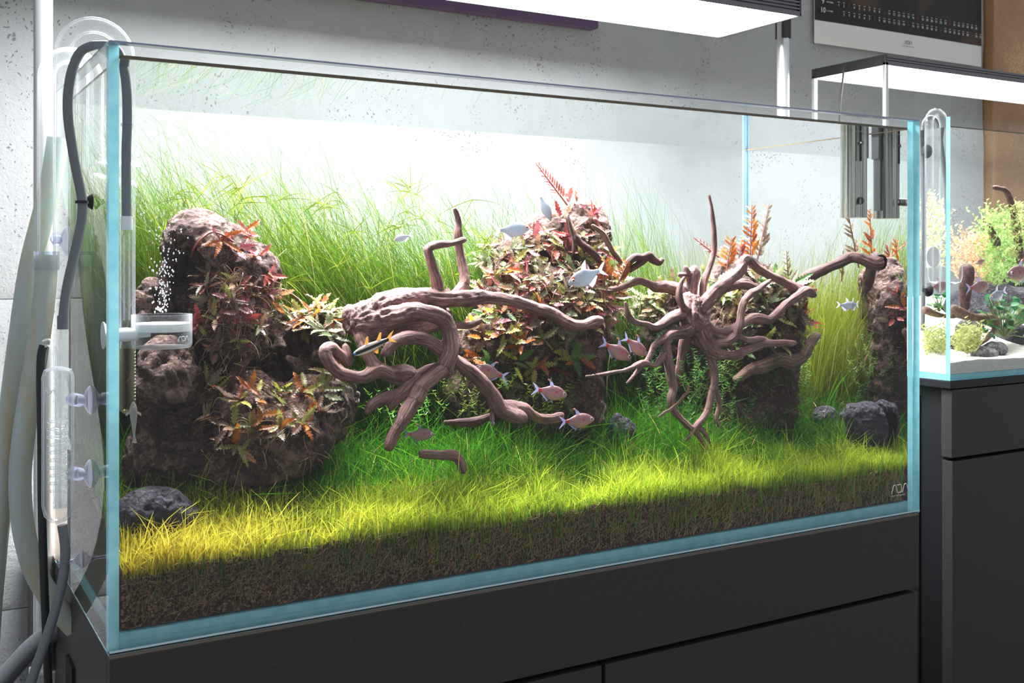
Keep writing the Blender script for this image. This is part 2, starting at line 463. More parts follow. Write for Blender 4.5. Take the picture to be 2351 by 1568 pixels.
# ------------------------------------------------------------------ organic solids: distance fields meshed with surface nets
_LAT = RNG.random((32, 32, 32)).astype(np.float32)
def vnoise(p):
    p = np.asarray(p, np.float32); i = np.floor(p).astype(int); f = p - i; f = f * f * (3 - 2 * f)
    i0 = i & 31; i1 = (i + 1) & 31
    def g(a, b, c): return _LAT[a, b, c]
    x0, y0, z0 = i0.T; x1, y1, z1 = i1.T; fx, fy, fz = f.T
    c00 = g(x0, y0, z0) * (1 - fx) + g(x1, y0, z0) * fx; c10 = g(x0, y1, z0) * (1 - fx) + g(x1, y1, z0) * fx
    c01 = g(x0, y0, z1) * (1 - fx) + g(x1, y0, z1) * fx; c11 = g(x0, y1, z1) * (1 - fx) + g(x1, y1, z1) * fx
    return (c00 * (1 - fy) + c10 * fy) * (1 - fz) + (c01 * (1 - fy) + c11 * fy) * fz
def fbm(p, s, octv=4, gain=.55):
    p = np.asarray(p, np.float32) * s; a, t, out = 1., 0., 0.
    for k in range(octv):
        out = out + a * (vnoise(p + 7.3 * k) - .5); t += a; p = p * 2.03; a *= gain
    return out / t * 2
class Field:
    def __init__(s, lo, hi, h):
        s.lo = np.array(lo, float); s.h = h
        s.n = np.ceil((np.array(hi) - s.lo) / h).astype(int) + 1
        s.d = np.full(s.n, .05, np.float32)
    def _sub(s, lo, hi):
        a = np.clip(np.floor((lo - s.lo) / s.h).astype(int), 0, s.n - 1); b = np.clip(np.ceil((hi - s.lo) / s.h).astype(int) + 1, 1, s.n)
        if np.any(b <= a): return None, None
        ax = [s.lo[i] + s.h * np.arange(a[i], b[i], dtype=np.float32) for i in range(3)]
        g = np.stack(np.meshgrid(*ax, indexing='ij'), -1).astype(np.float32)
        return (slice(a[0], b[0]), slice(a[1], b[1]), slice(a[2], b[2])), g
    def _mix(s, sl, d2, k, cut):
        d1 = s.d[sl]
        if cut:
            d2 = -d2; h = np.clip(.5 - .5 * (d2 - d1) * -1 / k, 0, 1); h = np.clip(.5 + .5 * (d2 - d1) / k, 0, 1)
            s.d[sl] = d1 * (1 - h) + d2 * h + k * h * (1 - h)
        else:
            h = np.clip(.5 + .5 * (d2 - d1) / k, 0, 1)
            s.d[sl] = d2 * (1 - h) + d1 * h - k * h * (1 - h)
    def cone(s, a, b, ra, rb, k=.004):
        a, b = np.array(a), np.array(b); m = max(ra, rb) + 2.5 * k + 2 * s.h
        sl, g = s._sub(np.minimum(a, b) - m, np.maximum(a, b) + m)
        if sl is None: return
        ab = b - a; t = np.clip(((g - a) @ ab) / max(ab @ ab, 1e-12), 0, 1)
        d = np.linalg.norm(g - a - t[..., None] * ab, axis=-1) - (ra + (rb - ra) * t)
        s._mix(sl, d.astype(np.float32), k, False)
    def ell(s, c, r, k=.012, cut=False):
        """ellipsoid with radii along image right, depth, up"""
        c = np.array(c); r = np.array(r, float); m = r.max() + 2.5 * k + .01
        sl, g = s._sub(c - m, c + m)
        if sl is None: return
        q = g - c; q = np.stack([q @ RIGHT, q @ FWD, q[..., 2]], -1) / r
        k0 = np.linalg.norm(q, axis=-1); k1 = np.linalg.norm(q / r, axis=-1) + 1e-6
        s._mix(sl, (k0 * (k0 - 1) / k1).astype(np.float32), k, cut)
    def net(s):
        d = s.d; sg = d < 0
        nc = np.array(d.shape) - 1
        cs = [(i, j, k) for i in (0, 1) for j in (0, 1) for k in (0, 1)]
        view = lambda A, o: A[o[0]:o[0] + nc[0], o[1]:o[1] + nc[1], o[2]:o[2] + nc[2]]
        cnt = sum(view(sg, o).astype(np.int8) for o in cs)
        mask = (cnt > 0) & (cnt < 8)
        idx = np.full(mask.shape, -1, np.int64); idx[mask] = np.arange(mask.sum())
        ii = np.argwhere(mask); pos = np.zeros((len(ii), 3)); w = np.zeros(len(ii))
        for a in cs:
            for ax in range(3):
                if a[ax]: continue
                b = list(a); b[ax] = 1
                da = d[ii[:, 0] + a[0], ii[:, 1] + a[1], ii[:, 2] + a[2]]; db = d[ii[:, 0] + b[0], ii[:, 1] + b[1], ii[:, 2] + b[2]]
                cr = (da < 0) != (db < 0); t = np.where(cr, da / np.where(cr, da - db, 1), 0)
                p = np.array(a, float)[None] + np.zeros((len(ii), 3)); p[:, ax] = t
                pos[cr] += p[cr]; w[cr] += 1
        V = s.lo + s.h * (ii + pos / w[:, None]); faces = []
        for ax in range(3):
            u, v = (ax + 1) % 3, (ax + 2) % 3
            A = np.take(sg, range(0, d.shape[ax] - 1), ax); B = np.take(sg, range(1, d.shape[ax]), ax)
            e = np.argwhere(A != B)
            e = e[(e[:, u] > 0) & (e[:, v] > 0) & (e[:, u] < nc[u]) & (e[:, v] < nc[v])]
            inside = A[e[:, 0], e[:, 1], e[:, 2]]
            def cell(du, dv):
                q = e.copy(); q[:, u] -= du; q[:, v] -= dv; return idx[q[:, 0], q[:, 1], q[:, 2]]
            quad = np.stack([cell(1, 1), cell(0, 1), cell(0, 0), cell(1, 0)], 1)
            quad[~inside] = quad[~inside][:, ::-1]
            faces.append(quad)
        f = np.vstack(faces); f = f[(f >= 0).all(1)]
        return V, f
def vnormals(V, f):
    n = np.zeros_like(V); a = np.cross(V[f[:, 2]] - V[f[:, 0]], V[f[:, 3]] - V[f[:, 1]])
    for k in range(4): np.add.at(n, f[:, k], a)
    return n / (np.linalg.norm(n, axis=1, keepdims=True) + 1e-12)
def rock_mesh(name, blobs, cuts, mat, h=.0035, rough=.010, base=None):
    """blobs: (px, py, Y, half width px, half height px, depth radius m); cuts the same"""
    B = []
    for (x, y, Y, rx, ry, rd) in blobs:
        c = PY(x, y, Y); k = pxm(c); B.append((c, (rx * k, rd, ry * k)))
    C2 = []
    for (x, y, Y, rx, ry, rd) in cuts:
        c = PY(x, y, Y); k = pxm(c); C2.append((c, (rx * k, rd, ry * k)))
    lo = np.min([c - max(r) for c, r in B], 0) - .03; hi = np.max([c + max(r) for c, r in B], 0) + .03
    if base is not None: lo[2] = base
    fl = Field(lo, hi, h)
    for c, r in B: fl.ell(c, r)
    for c, r in C2: fl.ell(c, r, .008, True)
    V, f = fl.net(); n = vnormals(V, f)
    disp = fbm(V, 16, 4, .6) * rough * 1.6 + fbm(V, 60, 3, .6) * rough * .55
    pit = np.maximum(0, fbm(V + 3.1, 95, 2, .6) - .12) * rough * -1.6
    V = V + n * (disp + pit)[:, None]
    V[:, 0] = np.clip(V[:, 0], .016, 1.160); V[:, 1] = np.clip(V[:, 1], .016, .366)
    return mesh_np(name, V, f, [mat], smooth=True)
def wood_mesh(name, branches, mat, h=.0022, k=.0045, rough=.0018, jit=.0022, off=0):
    """branches: lists of (px, py, Y, radius px)"""
    segs = []
    for br in branches:
        pts = np.array([list(PY(x, y, Y)) + [r * pxm(PY(x, y, Y))] for (x, y, Y, r) in br])
        Q = smooth_path(pts, 5)
        j = np.stack([fbm(Q[:, :3] + 11 * a + off, 45, 2) for a in range(3)], 1) * jit; j[0] = 0
        Q[:, :3] += j; Q[:, 3] *= 1 + .22 * fbm(Q[:, :3] + 5, 60, 2)
        for a, b in zip(Q[:-1], Q[1:]): segs.append((a[:3], b[:3], max(a[3], .0011), max(b[3], .0011)))
    A = np.array([s[0] for s in segs]); Bp = np.array([s[1] for s in segs]); R = np.array([max(s[2], s[3]) for s in segs])
    lo = np.minimum(A, Bp).min(0) - R.max() - .012; hi = np.maximum(A, Bp).max(0) + R.max() + .012
    fl = Field(lo, hi, h)
    for a, b, ra, rb in segs: fl.cone(a, b, ra, rb, min(k, .9 * max(ra, rb)))
    V, f = fl.net(); n = vnormals(V, f)
    g = np.zeros((len(V), 3)); AB = Bp - A; L2 = (AB ** 2).sum(1) + 1e-12; arc = np.concatenate([[0], np.cumsum(np.sqrt(L2))])[:-1]
    rad = np.zeros(len(V))
    for i0 in range(0, len(V), 4000):
        P = V[i0:i0 + 4000]
        t = np.clip(np.einsum('pkj,kj->pk', P[:, None] - A[None], AB) / L2, 0, 1)
        dist = np.linalg.norm(P[:, None] - A[None] - t[..., None] * AB[None], axis=2) - R[None]
        s = dist.argmin(1); tt = t[np.arange(len(P)), s]; ax = AB[s] / np.sqrt(L2[s])[:, None]
        q = P - A[s] - tt[:, None] * AB[s]
        ref = np.where(np.abs(ax[:, 2:3]) < .8, np.array([[0, 0, 1.]]), np.array([[1., 0, 0]]))
        e1 = np.cross(ax, ref); e1 /= np.linalg.norm(e1, axis=1, keepdims=True); e2 = np.cross(ax, e1)
        g[i0:i0 + 4000] = np.stack([(arc[s] + tt * np.sqrt(L2[s])) * 26, (q * e1).sum(1) * 420, (q * e2).sum(1) * 420], 1)
        rad[i0:i0 + 4000] = R[s]
    amp = np.clip(rad / .012, .25, 1.6)
    V = V + n * ((fbm(g, .55, 4, .65) * rough * 2.2 + fbm(V, 55, 3) * rough * 1.5) * amp)[:, None]
    V[:, 0] = np.clip(V[:, 0], .014, 1.1635); V[:, 1] = np.clip(V[:, 1], .0145, .368)
    me = mesh_np(name, V, f, [mat], smooth=True)
    a = me.attributes.new('grain', 'FLOAT_VECTOR', 'POINT'); a.data.foreach_set('vector', g.astype(np.float32).ravel())
    return me
def ribbons(paths, width, cols, taper=True, twist=None):
    """many thin blades at once: paths (n, k, 3), width (n,), cols (n, 3) or (n, k, 3)"""
    n, k, _ = paths.shape
    t = np.gradient(paths, axis=1); t /= np.linalg.norm(t, axis=2, keepdims=True) + 1e-9
    a = RNG.uniform(0, 2 * math.pi, n) if twist is None else twist
    ref = np.stack([np.cos(a), np.sin(a), np.zeros(n)], 1)[:, None]
    s = np.cross(t, np.broadcast_to(ref, t.shape)); s /= np.linalg.norm(s, axis=2, keepdims=True) + 1e-9
    u = np.linspace(0, 1, k)
    w = width[:, None] * ((1 - .9 * u ** 2.2) if taper else np.ones(k))[None] * .5
    V = np.stack([paths - s * w[..., None], paths + s * w[..., None]], 2).reshape(-1, 3)
    i = (np.arange(n)[:, None] * k + np.arange(k - 1)[None]).reshape(-1) * 2
    f = np.stack([i, i + 1, i + 3, i + 2], 1)
    if cols.ndim == 2: cols = np.broadcast_to(cols[:, None], (n, k, 3))
    c = np.repeat(cols.reshape(-1, 3), 2, 0)
    return V, f, c
def merge(parts):
    V, Fc, Cc, o = [], [], [], 0
    for v, f, c in parts:
        V.append(v); Fc.append(f + o); Cc.append(c); o += len(v)
    return np.vstack(V), np.vstack(Fc), np.vstack(Cc)

# ================================================================== THE SETTING
L, D, H, T = 1.1776, .384, .600, .012          # outer size of the big tank and glass thickness
WALLY = .74
flo = struct('floor', MB().box((-2, -2.2, -.86), (3.6, WALLY, -.80)).mesh('floor', M['floor']))
def rough_slab(lo, hi, nx, nz, amp):
    """front face of a painted wall course, gently uneven, with depth"""
    xs = np.linspace(lo[0], hi[0], nx); zs = np.linspace(lo[2], hi[2], nz)
    g = np.stack(np.meshgrid(xs, zs, indexing='ij'), -1).reshape(-1, 2)
    P3 = np.stack([g[:, 0], np.zeros(len(g)), g[:, 1]], 1)
    y = lo[1] - fbm(P3, 9, 4) * amp
    ed = np.minimum(np.minimum(g[:, 1] - lo[2], hi[2] - g[:, 1]), .012) / .012
    y = y + (1 - ed) * .0035 * np.clip((.10 - g[:, 0]) / .2, .06, 1)
    V = np.stack([g[:, 0], y, g[:, 1]], 1)
    i = (np.arange(nx - 1)[:, None] * nz + np.arange(nz - 1)[None]).reshape(-1)
    f = [tuple(q) for q in np.stack([i, i + nz, i + nz + 1, i + 1], 1)]
    mb = MB().add(V, f); mb.box((lo[0], lo[1] + .008, lo[2]), (hi[0], hi[1], hi[2])); return mb
wall = struct('wall_back', MB().box((-1.6, WALLY + .02, -.80), (3.6, WALLY + .12, 2.2)).mesh('wall_back', M['wall']))
for z0, z1, nz in ((-.80, -.1615, 40), (-.1603, .3244, 40), (.3256, 2.2, 120)):
    struct('wall_course', rough_slab((-1.6, WALLY, z0), (2.352, WALLY + .02, z1), 260, nz, .004).mesh('wall_course', M['wall'], True), wall)
bx = MB().rbox((2.356, WALLY - .03, -.80), (3.4, WALLY + .02, 2.2), .006)
struct('trim_1', bx.mesh('copper_board', M['copper']))['label'] = 'brown speckled copper-coloured board beside the calendar'
rail = MB().rbox((.20, WALLY - .030, .862), (1.0765, WALLY - .001, .882), .002)
tag(obj('wall_rail', rail.mesh('wall_rail', M['purple'])), 'dark violet rail fixed to the wall behind the big lamp', 'rail')

# ================================================================== CABINETS
cab = empty('cabinet', (L / 2, .35, -.80), 'charcoal grey aquarium cabinet under the large planted tank', 'cabinet')
obj('body', MB().rbox((.0015, .020, -.80), (L - .0015, .705, -.004), .0015).mesh('body', M['cabinet']), cab)
obj('front_panel', MB().rbox((.0015, .001, -.1145), (L - .0015, .019, -.004), .0012).mesh('front_panel', M['cabinet']), cab)
obj('door', MB().rbox((.0015, .001, -.795), (.586, .019, -.1215), .0012).mesh('door', M['cabinet']), cab)
obj('door', MB().rbox((.5915, .001, -.795), (L - .0035, .019, -.1215), .0012).mesh('door', M['cabinet']), cab)
ch = MB().rbox((-.002, .225, -.135), (.0035, .275, -.085), .0015)
tag(obj('cable_hole', ch.mesh('cable_hole', M['dark']), cab), 'dark hose opening in the cabinet side')
obj('mat', MB().box((.001, .001, -.004), (L - .001, .69, 0)).mesh('mat', M['mat']), cab)
X2, Y2, Z2, L2, D2, H2 = 1.380, .10, .180, .90, .40, .451   # the small tank on the right
cab2 = empty('cabinet', (X2 + .45, Y2 + .2, -.80), 'black cabinet under the smaller tank beside the wall', 'cabinet')
obj('body', MB().rbox((X2 + .012, Y2 + .022, -.80), (X2 + L2, Y2 + D2 + .03, Z2 - .002), .0015).mesh('body', M['cabinet_black']), cab2)
obj('top_board', MB().rbox((X2 - .002, Y2 - .002, Z2 - .014), (X2 + L2, Y2 + D2 + .03, Z2 - .001), .0015).mesh('top_board', M['cabinet_black']), cab2)
zg = PY(2165, 1055, Y2)[2]
obj('front_panel', MB().rbox((X2 + .004, Y2, zg), (X2 + L2, Y2 + .021, Z2 - .016), .0012).mesh('front_panel', M['cabinet']), cab2)
obj('door', MB().rbox((X2 + .006, Y2, -.795), (X2 + L2, Y2 + .021, zg - .006), .0012).mesh('door', M['cabinet']), cab2)
obj('side_panel', MB().rbox((X2 + .008, Y2 + .07, -.795), (X2 + .013, Y2 + D2, zg + .10), .001).mesh('side_panel', M['cabinet_black']), cab2)

# ================================================================== THE BIG TANK
EDGE_ALL = [1, 1, 0, 0, 1, 1]                    # bottom top front back right left
def pane(name, lo, hi, mats, parent):
    return obj(name, MB().box(lo, hi, 0, mats).mesh(name, [M['pane'], M['edge']]), parent)
tank = empty('aquarium', (L / 2, D / 2, 0), 'large rimless glass aquarium planted with grass, rocks and driftwood', 'aquarium')
pane('front_pane', (0, 0, 0), (L, T, H), [1, 0, 0, 0, 1, 0], tank)
pane('back_pane', (0, D - T, 0), (L, D, H), [1, 0, 0, 0, 1, 0], tank)
pane('side_pane', (0, T + .0004, 0), (T, D - T - .0004, H), [1, 0, 1, 0, 0, 0], tank)
pane('side_pane', (L - T, T + .0004, 0), (L, D - T - .0004, H), [1, 0, 1, 1, 0, 0], tank)
bp = MB().box((T + .0004, T + .0004, .0), (L - T - .0004, D - T - .0004, .016), 0, [1, 1, 1, 1, 1, 1])
obj('bottom_pane', bp.mesh('bottom_pane', [M['pane'], M['edge']]), tank)
obj('polished_rim', MB().box((.0005, -.0003, H - .0016), (L - .0005, T, H + .0002)).mesh('polished_rim', M['rim']), tank)
obj('polished_rim', MB().box((0, T + .0005, H - .0012), (T, D - .001, H + .0002)).mesh('polished_rim', M['edge_highlight']), tank)
obj('bevel', MB().box((.0005, -.0008, .0022), (L - .0005, -.0001, .0042)).mesh('bevel', M['edge_highlight']), tank)  # thin added strip carrying the painted highlight line
g2 = PY(2047, 1141, -.0004); u2 = (PY(2085, 1134, -.0004) - g2); usz = np.linalg.norm(u2) / 2.72
lg = MB(); add_logo(lg, g2 + UP * .004, (1, 0, 0), (0, 0, 1), usz, .00055)
tv, tf = text_mesh('AQUA DESIGN AMANO', .0031)
tv = np.stack([tv[:, 0] * .92 + g2[0], np.full(len(tv), -.0005) - tv[:, 2], tv[:, 1] + g2[2]], 1); lg.add(tv, tf)
tag(obj('logo', lg.mesh('logo', M['ink_white']), tank), 'white ADA logo printed in the lower corner of the glass')
# water
wz = .5865; e = .0006
x0, x1, y0, y1 = T + e, L - T - e, T + e, D - T - e
wv = [(x0, y0, .017), (x1, y0, .017), (x1, y1, .017), (x0, y1, .017), (x0, y0, wz), (x1, y0, wz), (x1, y1, wz), (x0, y1, wz)]
wf = [(4, 5, 6, 7), (0, 1, 5, 4), (2, 3, 7, 6), (1, 2, 6, 5), (3, 0, 4, 7)]
wm = mesh_np('water', wv, wf, [M['water_top'], M['water_side'], M['water_wall']], [0, 1, 1, 2, 1])
water = tag(obj('water', wm), 'clear still water filling the large planted tank', 'water', kind='stuff')
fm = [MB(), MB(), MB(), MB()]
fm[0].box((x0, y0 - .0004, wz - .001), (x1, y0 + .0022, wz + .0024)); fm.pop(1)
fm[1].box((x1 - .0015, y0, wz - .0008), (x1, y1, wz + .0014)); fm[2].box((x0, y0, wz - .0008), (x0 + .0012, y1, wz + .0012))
for q_ in fm: obj('waterline', q_.mesh('waterline', M['reflect_line']), water)  # strips added to stand for the dark reflected edge of the surface

# ================================================================== LAMPS
def rib_lamp(name, label, x0, x1, y0, y1, z0, hgt, led, watts, legs=None):
    e_ = empty(name, ((x0 + x1) / 2, (y0 + y1) / 2, z0), label, 'lamp')
    obj('housing', MB().rbox((x0 + .004, y0 + .004, z0 + .004), (x1 - .004, y1 - .004, z0 + hgt), .002).mesh('housing', M['lamp_metal']), e_)
    n = int(hgt / .006)
    rm = MB()
    for k in range(n):
        zz = z0 + .005 + k * (hgt - .006) / n
        rm.box((x0 + .0035, y0, zz), (x1 - .0035, y0 + .006, zz + .0030)); rm.box((x0 + .0035, y1 - .006, zz), (x1 - .0035, y1, zz + .0030))
    tag(obj('cooling_ribs', rm.mesh('cooling_ribs', M['lamp_metal']), e_))['kind'] = 'stuff'
    for xa, xb in ((x0, x0 + .004), (x1 - .004, x1)):
        c_ = obj('end_cap', MB().rbox((xa, y0, z0), (xb, y1, z0 + hgt), .0008).mesh('end_cap', M['lamp_black']), e_)
        for yy in (y0 + .008, y1 - .008):
            for zz in (z0 + hgt * .35, z0 + hgt * .75):
                obj('screw', MB().lathe([(.0022, -.0006), (.0022, .0006), (0, .0006)], ((xa - .0003) if xa == x0 else (xb + .0003), yy, zz), 10, 'x').mesh('screw', M['black_rubber']), c_)
    obj('light_panel', MB().box((x0 + .006, y0 + .003, z0 + .0015), (x1 - .006, y1 - .003, z0 + .0035)).mesh('light_panel', led), e_)
    ld = bpy.data.lights.new('lamp_light', 'AREA'); ld.shape = 'RECTANGLE'; ld.size = x1 - x0 - .014; ld.size_y = y1 - y0 - .008; ld.energy = watts; ld.spread = math.radians(78); ld.color = (.98, .97, 1)
    lo_ = bpy.data.objects.new('lamp_light', ld); COL.objects.link(lo_); lo_.location = ((x0 + x1) / 2, (y0 + y1) / 2, z0 + .001); lo_.parent = e_; lo_.matrix_parent_inverse = e_.matrix_basis.inverted()
    for ya in (y0, y1 - .003): obj('lower_rail', MB().box((x0, ya, z0), (x1, ya + .003, z0 + .005)).mesh('lower_rail', M['lamp_metal']), e_)
    if legs:
        for (lx, ly, zb) in legs:
            obj('leg', MB().rbox((lx - .004, ly - .004, zb), (lx + .004, ly + .004, z0 + .006), .001).mesh('leg', M['alu']), e_)
    return e_
a1, b1 = PZ(1842, 38, .80), PZ(1652, 87, .80)
rib_lamp('aquarium_lamp', 'long ribbed metal aquarium lamp shining above the large tank', .010, float((a1[0] + b1[0]) / 2), float(a1[1]), float(b1[1]), .80, .075, M['led'], LAMP_WATTS)
a2, b2 = PZ(2031, 148, .755), PZ(1866, 182, .755)
lx2 = float((a2[0] + b2[0]) / 2)
lamp2 = rib_lamp('aquarium_lamp', 'ribbed metal lamp on thin legs shining above the smaller tank', lx2, lx2 + .86, float(a2[1]), float(b2[1]), .755, .020, M['led2'], LAMP2_WATTS,
                 [(lx2 + .004, float(a2[1]) + .004, Z2 + H2 - .002), (lx2 + .004, float(b2[1]) - .004, Z2 + H2 - .002)])
cp = smooth_path([list(PY(x, y, a2[1] + .09)) for x, y in ((1938, 152), (1934, 190), (1929, 230), (1927, 275), (1928, 320))], 5)
obj('power_cord', MB().tube(cp, .0022, 8).mesh('power_cord', M['black_rubber'], True), lamp2)
# posts that carry the big lamp
def post(name, x, y, label):
    e_ = empty(name, (x, y, -.80), label, 'stand')
    obj('pole', MB().lathe([(.0118, -.80), (.0118, 1.35)], (x, y, 0), 28).mesh('pole', M['alu'], True), e_)
    cl = MB().rbox((x - .016, y - .016, -.30), (x + .016, y + .016, -.145), .003)
    obj('clamp', cl.mesh('clamp', M['alu']), e_)
    cl = MB().rbox((x - .010, y - .012, .81), (x + .010, y + .012, .85), .003)
    obj('arm_bracket', cl.mesh('arm_bracket', M['lamp_black']), e_)
    return e_
post('lamp_post', float(PY(99, 600, .412)[0]), .412, 'round metal lamp post standing at the hose side of the large tank')
post('lamp_post', float(PY(1798, 150, .412)[0]), .412, 'round metal lamp post rising behind the far end of the large tank')

# ================================================================== CALENDAR
ca, cb2 = PY(1871, 98, WALLY - .012), PY(2256, 131, WALLY - .012)
cz_top = ca[2] + .42; zline = PY(1873, 45, WALLY - .012)[2]
cal = empty('calendar', (ca[0], WALLY - .006, ca[2]), 'wall calendar with a dark photo and white date rows', 'calendar')
def sheet(xa, xb, za, zb, yoff, name, mat, bow):
    nx = 24; V = []; Fc = []
    for i in range(nx + 1):
        u = i / nx; y = WALLY - .010 - yoff - bow * math.sin(u * math.pi * 1.3) * .6
        for z in (za, zb): V += [(xa + (xb - xa) * u, y, z), (xa + (xb - xa) * u, y + .0006, z)]
    for i in range(nx):
        o = i * 4; Fc += [(o, o + 4, o + 6, o + 2), (o + 1, o + 3, o + 7, o + 5), (o + 2, o + 6, o + 7, o + 3), (o, o + 1, o + 5, o + 4)]
    Fc += [(0, 2, 3, 1), (nx * 4, nx * 4 + 1, nx * 4 + 3, nx * 4 + 2)]
    return obj(name, mesh_np(name, V, Fc, [mat]), cal)
sheet(ca[0], cb2[0], ca[2], cz_top, 0, 'paper', M['paper'], .004)
sheet(ca[0] + .001, cb2[0] - .001, zline, cz_top - .01, .0008, 'photo', M['cal'], .004)
Wc = cb2[0] - ca[0]; yt = WALLY - .0165
def put_text(mb, body, size, x, z, align='CENTER'):
    v, f = text_mesh(body, size, align); mb.add(np.stack([v[:, 0] + x, yt - v[:, 2], v[:, 1] + z], 1), f)
for num, word, zrow, last, suns in (('9', 'SEPTEMBER', zline + .0395, 30, (3, 10, 17, 24)), ('10', 'OCTOBER', zline + .0185, 31, (1, 8, 15, 22, 29))):
    mb = MB(); rd = MB()
    put_text(mb, num, .018, ca[0] + .022, zrow); put_text(mb, word, .0046, ca[0] + .034, zrow + .004, 'LEFT')
    for dday in range(1, last + 1):
        x = ca[0] + .075 + (dday - 1) * (Wc - .09) / 30.0
        q = rd if dday in suns else mb
        put_text(q, str(dday), .0085, x, zrow)
        q.box((x - .003, yt - .0003, zrow + .0092), (x + .003, yt, zrow + .0102))
    r_ = tag(obj('date_row', mb.mesh('date_row', M['ink_white']), cal), kind='stuff'); tag(obj('sunday_date', rd.mesh('sunday_date', M['ink_red']), r_), kind='stuff')
lg = MB(); add_logo(lg, (ca[0] + Wc * .5, yt - .001, ca[2] + .028), (1, 0, 0), (0, 0, 1), .0085, .0007)
put_text(lg, 'AQUA DESIGN AMANO', .0042, ca[0] + Wc * .5 + .0115, ca[2] + .021)
obj('logo', lg.mesh('logo', M['ink_grey']), cal)

# ================================================================== GLASSWARE, HOSES AND FITTINGS ON THE HOSE SIDE
def path(pts, Y, k=6):
    return smooth_path([list(PY(x, y, Y if len(q) == 0 else q[0])) for x, y, *q in pts], k)
# corner seam of the tank at the back
for xs in ((L - T - .0075, L - T - .0045), (L - T - .0030, L - T - .0008)):
    obj('corner_seam', MB().box((xs[0], D - T - .0034, .02), (xs[1], D - T - .0010, H - .004)).mesh('corner_seam', M['seam']), tank)

def arch(x0, x1, ztop, z0, z1, Y, n=12):
    r = abs(x1 - x0) / 2; c = (x0 + x1) / 2
    pts = [(x0, Y, z0 + (ztop - r - z0) * t) for t in np.linspace(0, 1, 8)]
    pts += [(c - r * math.cos(a) * (1 if x1 > x0 else -1), Y, ztop - r + r * math.sin(a)) for a in np.linspace(0, math.pi, n + 2)[1:-1]]
    pts += [(x1, Y, ztop - r + (z1 - ztop + r) * t) for t in np.linspace(0, 1, 12)]
    return pts
# big glass pipe: hose side X, inside X
YB, YA = .105, .285
xo, xi = float(PY(145, 300, YB)[0]), float(PY(291, 300, YB)[0])
zt = float(PY(195, 38, YB)[2]) - .008
ip = empty('glass_pipe', (xi, YB, float(PY(295, 950, YB)[2])), 'clear glass intake pipe arching high over the tank rim with slotted stained foot', 'pipe')
zend = float(PY(295, 950, YB)[2]); zmid = float(PY(295, 800, YB)[2])
ap = arch(xo, xi, zt, float(PY(130, 330, YB)[2]), zmid, YB, 16)
obj('tube', MB().pipe(ap, .0088, .0068, 20).mesh('tube', M['glass'], True), ip)
obj('foot', MB().pipe([(xi, YB, zmid), (xi, YB, zend + .012), (xi, YB, zend + .004), (xi, YB, zend)], [.0090, .0090, .0075, .002], [.0078, .0078, .006, .001], 20).mesh('foot', M['stained'], True), ip)
for k in range(15):
    z = zmid - .004 - k * (zmid - zend - .016) / 15
    obj('slot', MB().tube([(xi + .0089 * math.cos(a), YB + .0089 * math.sin(a), z) for a in np.linspace(-.75, .05, 6)], .0004, 5).mesh('slot', M['ink_white']), ip)
# lower glass pipe at the back half
xo2, xi2 = float(PY(107, 400, YA)[0]), .033
op = empty('glass_pipe', (xo2, YA, .4), 'clear glass outflow pipe with lower bend over the tank rim', 'pipe')
zt2 = float(PY(170, 128, YA)[2])
pts = arch(xo2, xi2, zt2, float(PY(107, 640, YA)[2]), .50, YA, 14)
obj('tube', MB().pipe(pts, .0100, .0080, 20).mesh('tube', M['glass'], True), op)
lp = [(xi2 + q, YA, .50 - .002 - q * .10) for q in np.linspace(0, .05, 8)]
obj('spout', MB().pipe(lp, [.010 + .006 * t for t in np.linspace(0, 1, 8)], [.008 + .006 * t for t in np.linspace(0, 1, 8)], 20).mesh('spout', M['glass_wet'], True), op)
# hoses
hA = path([(107, 585), (104, 650), (97, 720), (86, 800), (73, 880), (60, 960), (50, 1040), (46, 1100), (48, 1160), (57, 1230), (76, 1300), (104, 1355), (135, 1400), (172, 1440)], YA - .02)
oA = empty('filter_hose', hA[-1], 'cloudy hose with brown stains curving into the cabinet side opening', 'hose')
obj('tube', MB().pipe(hA, .0126, .0100, 18).mesh('tube', M['hose'], True), oA)
obj('collar', MB().pipe([hA[0] + UP * .004, hA[0] - UP * .018], .0140, .0102, 18).mesh('collar', M['cup'], True), oA)
hB = path([(133, 318), (124, 380), (110, 450), (92, 520), (74, 590), (61, 660), (47, 760), (31, 880), (17, 1000), (5, 1120), (-8, 1250), (-22, 1400), (-30, 1560)], .325)
oB = empty('filter_hose', hB[-1], 'cloudy hose with brown stains running straight down along the wall', 'hose')
obj('tube', MB().pipe(hB, .0130, .0104, 18).mesh('tube', M['hose'], True), oB)
hC = path([(140, 1440), (105, 1462), (70, 1490), (35, 1528), (0, 1570), (-30, 1620)], .385)
tag(obj('drain_hose', MB().pipe(hC, .0125, .010, 18).mesh('drain_hose', M['grey_hose'], True)), 'dark glossy hose leaving the cabinet low beside the lamp post', 'hose')
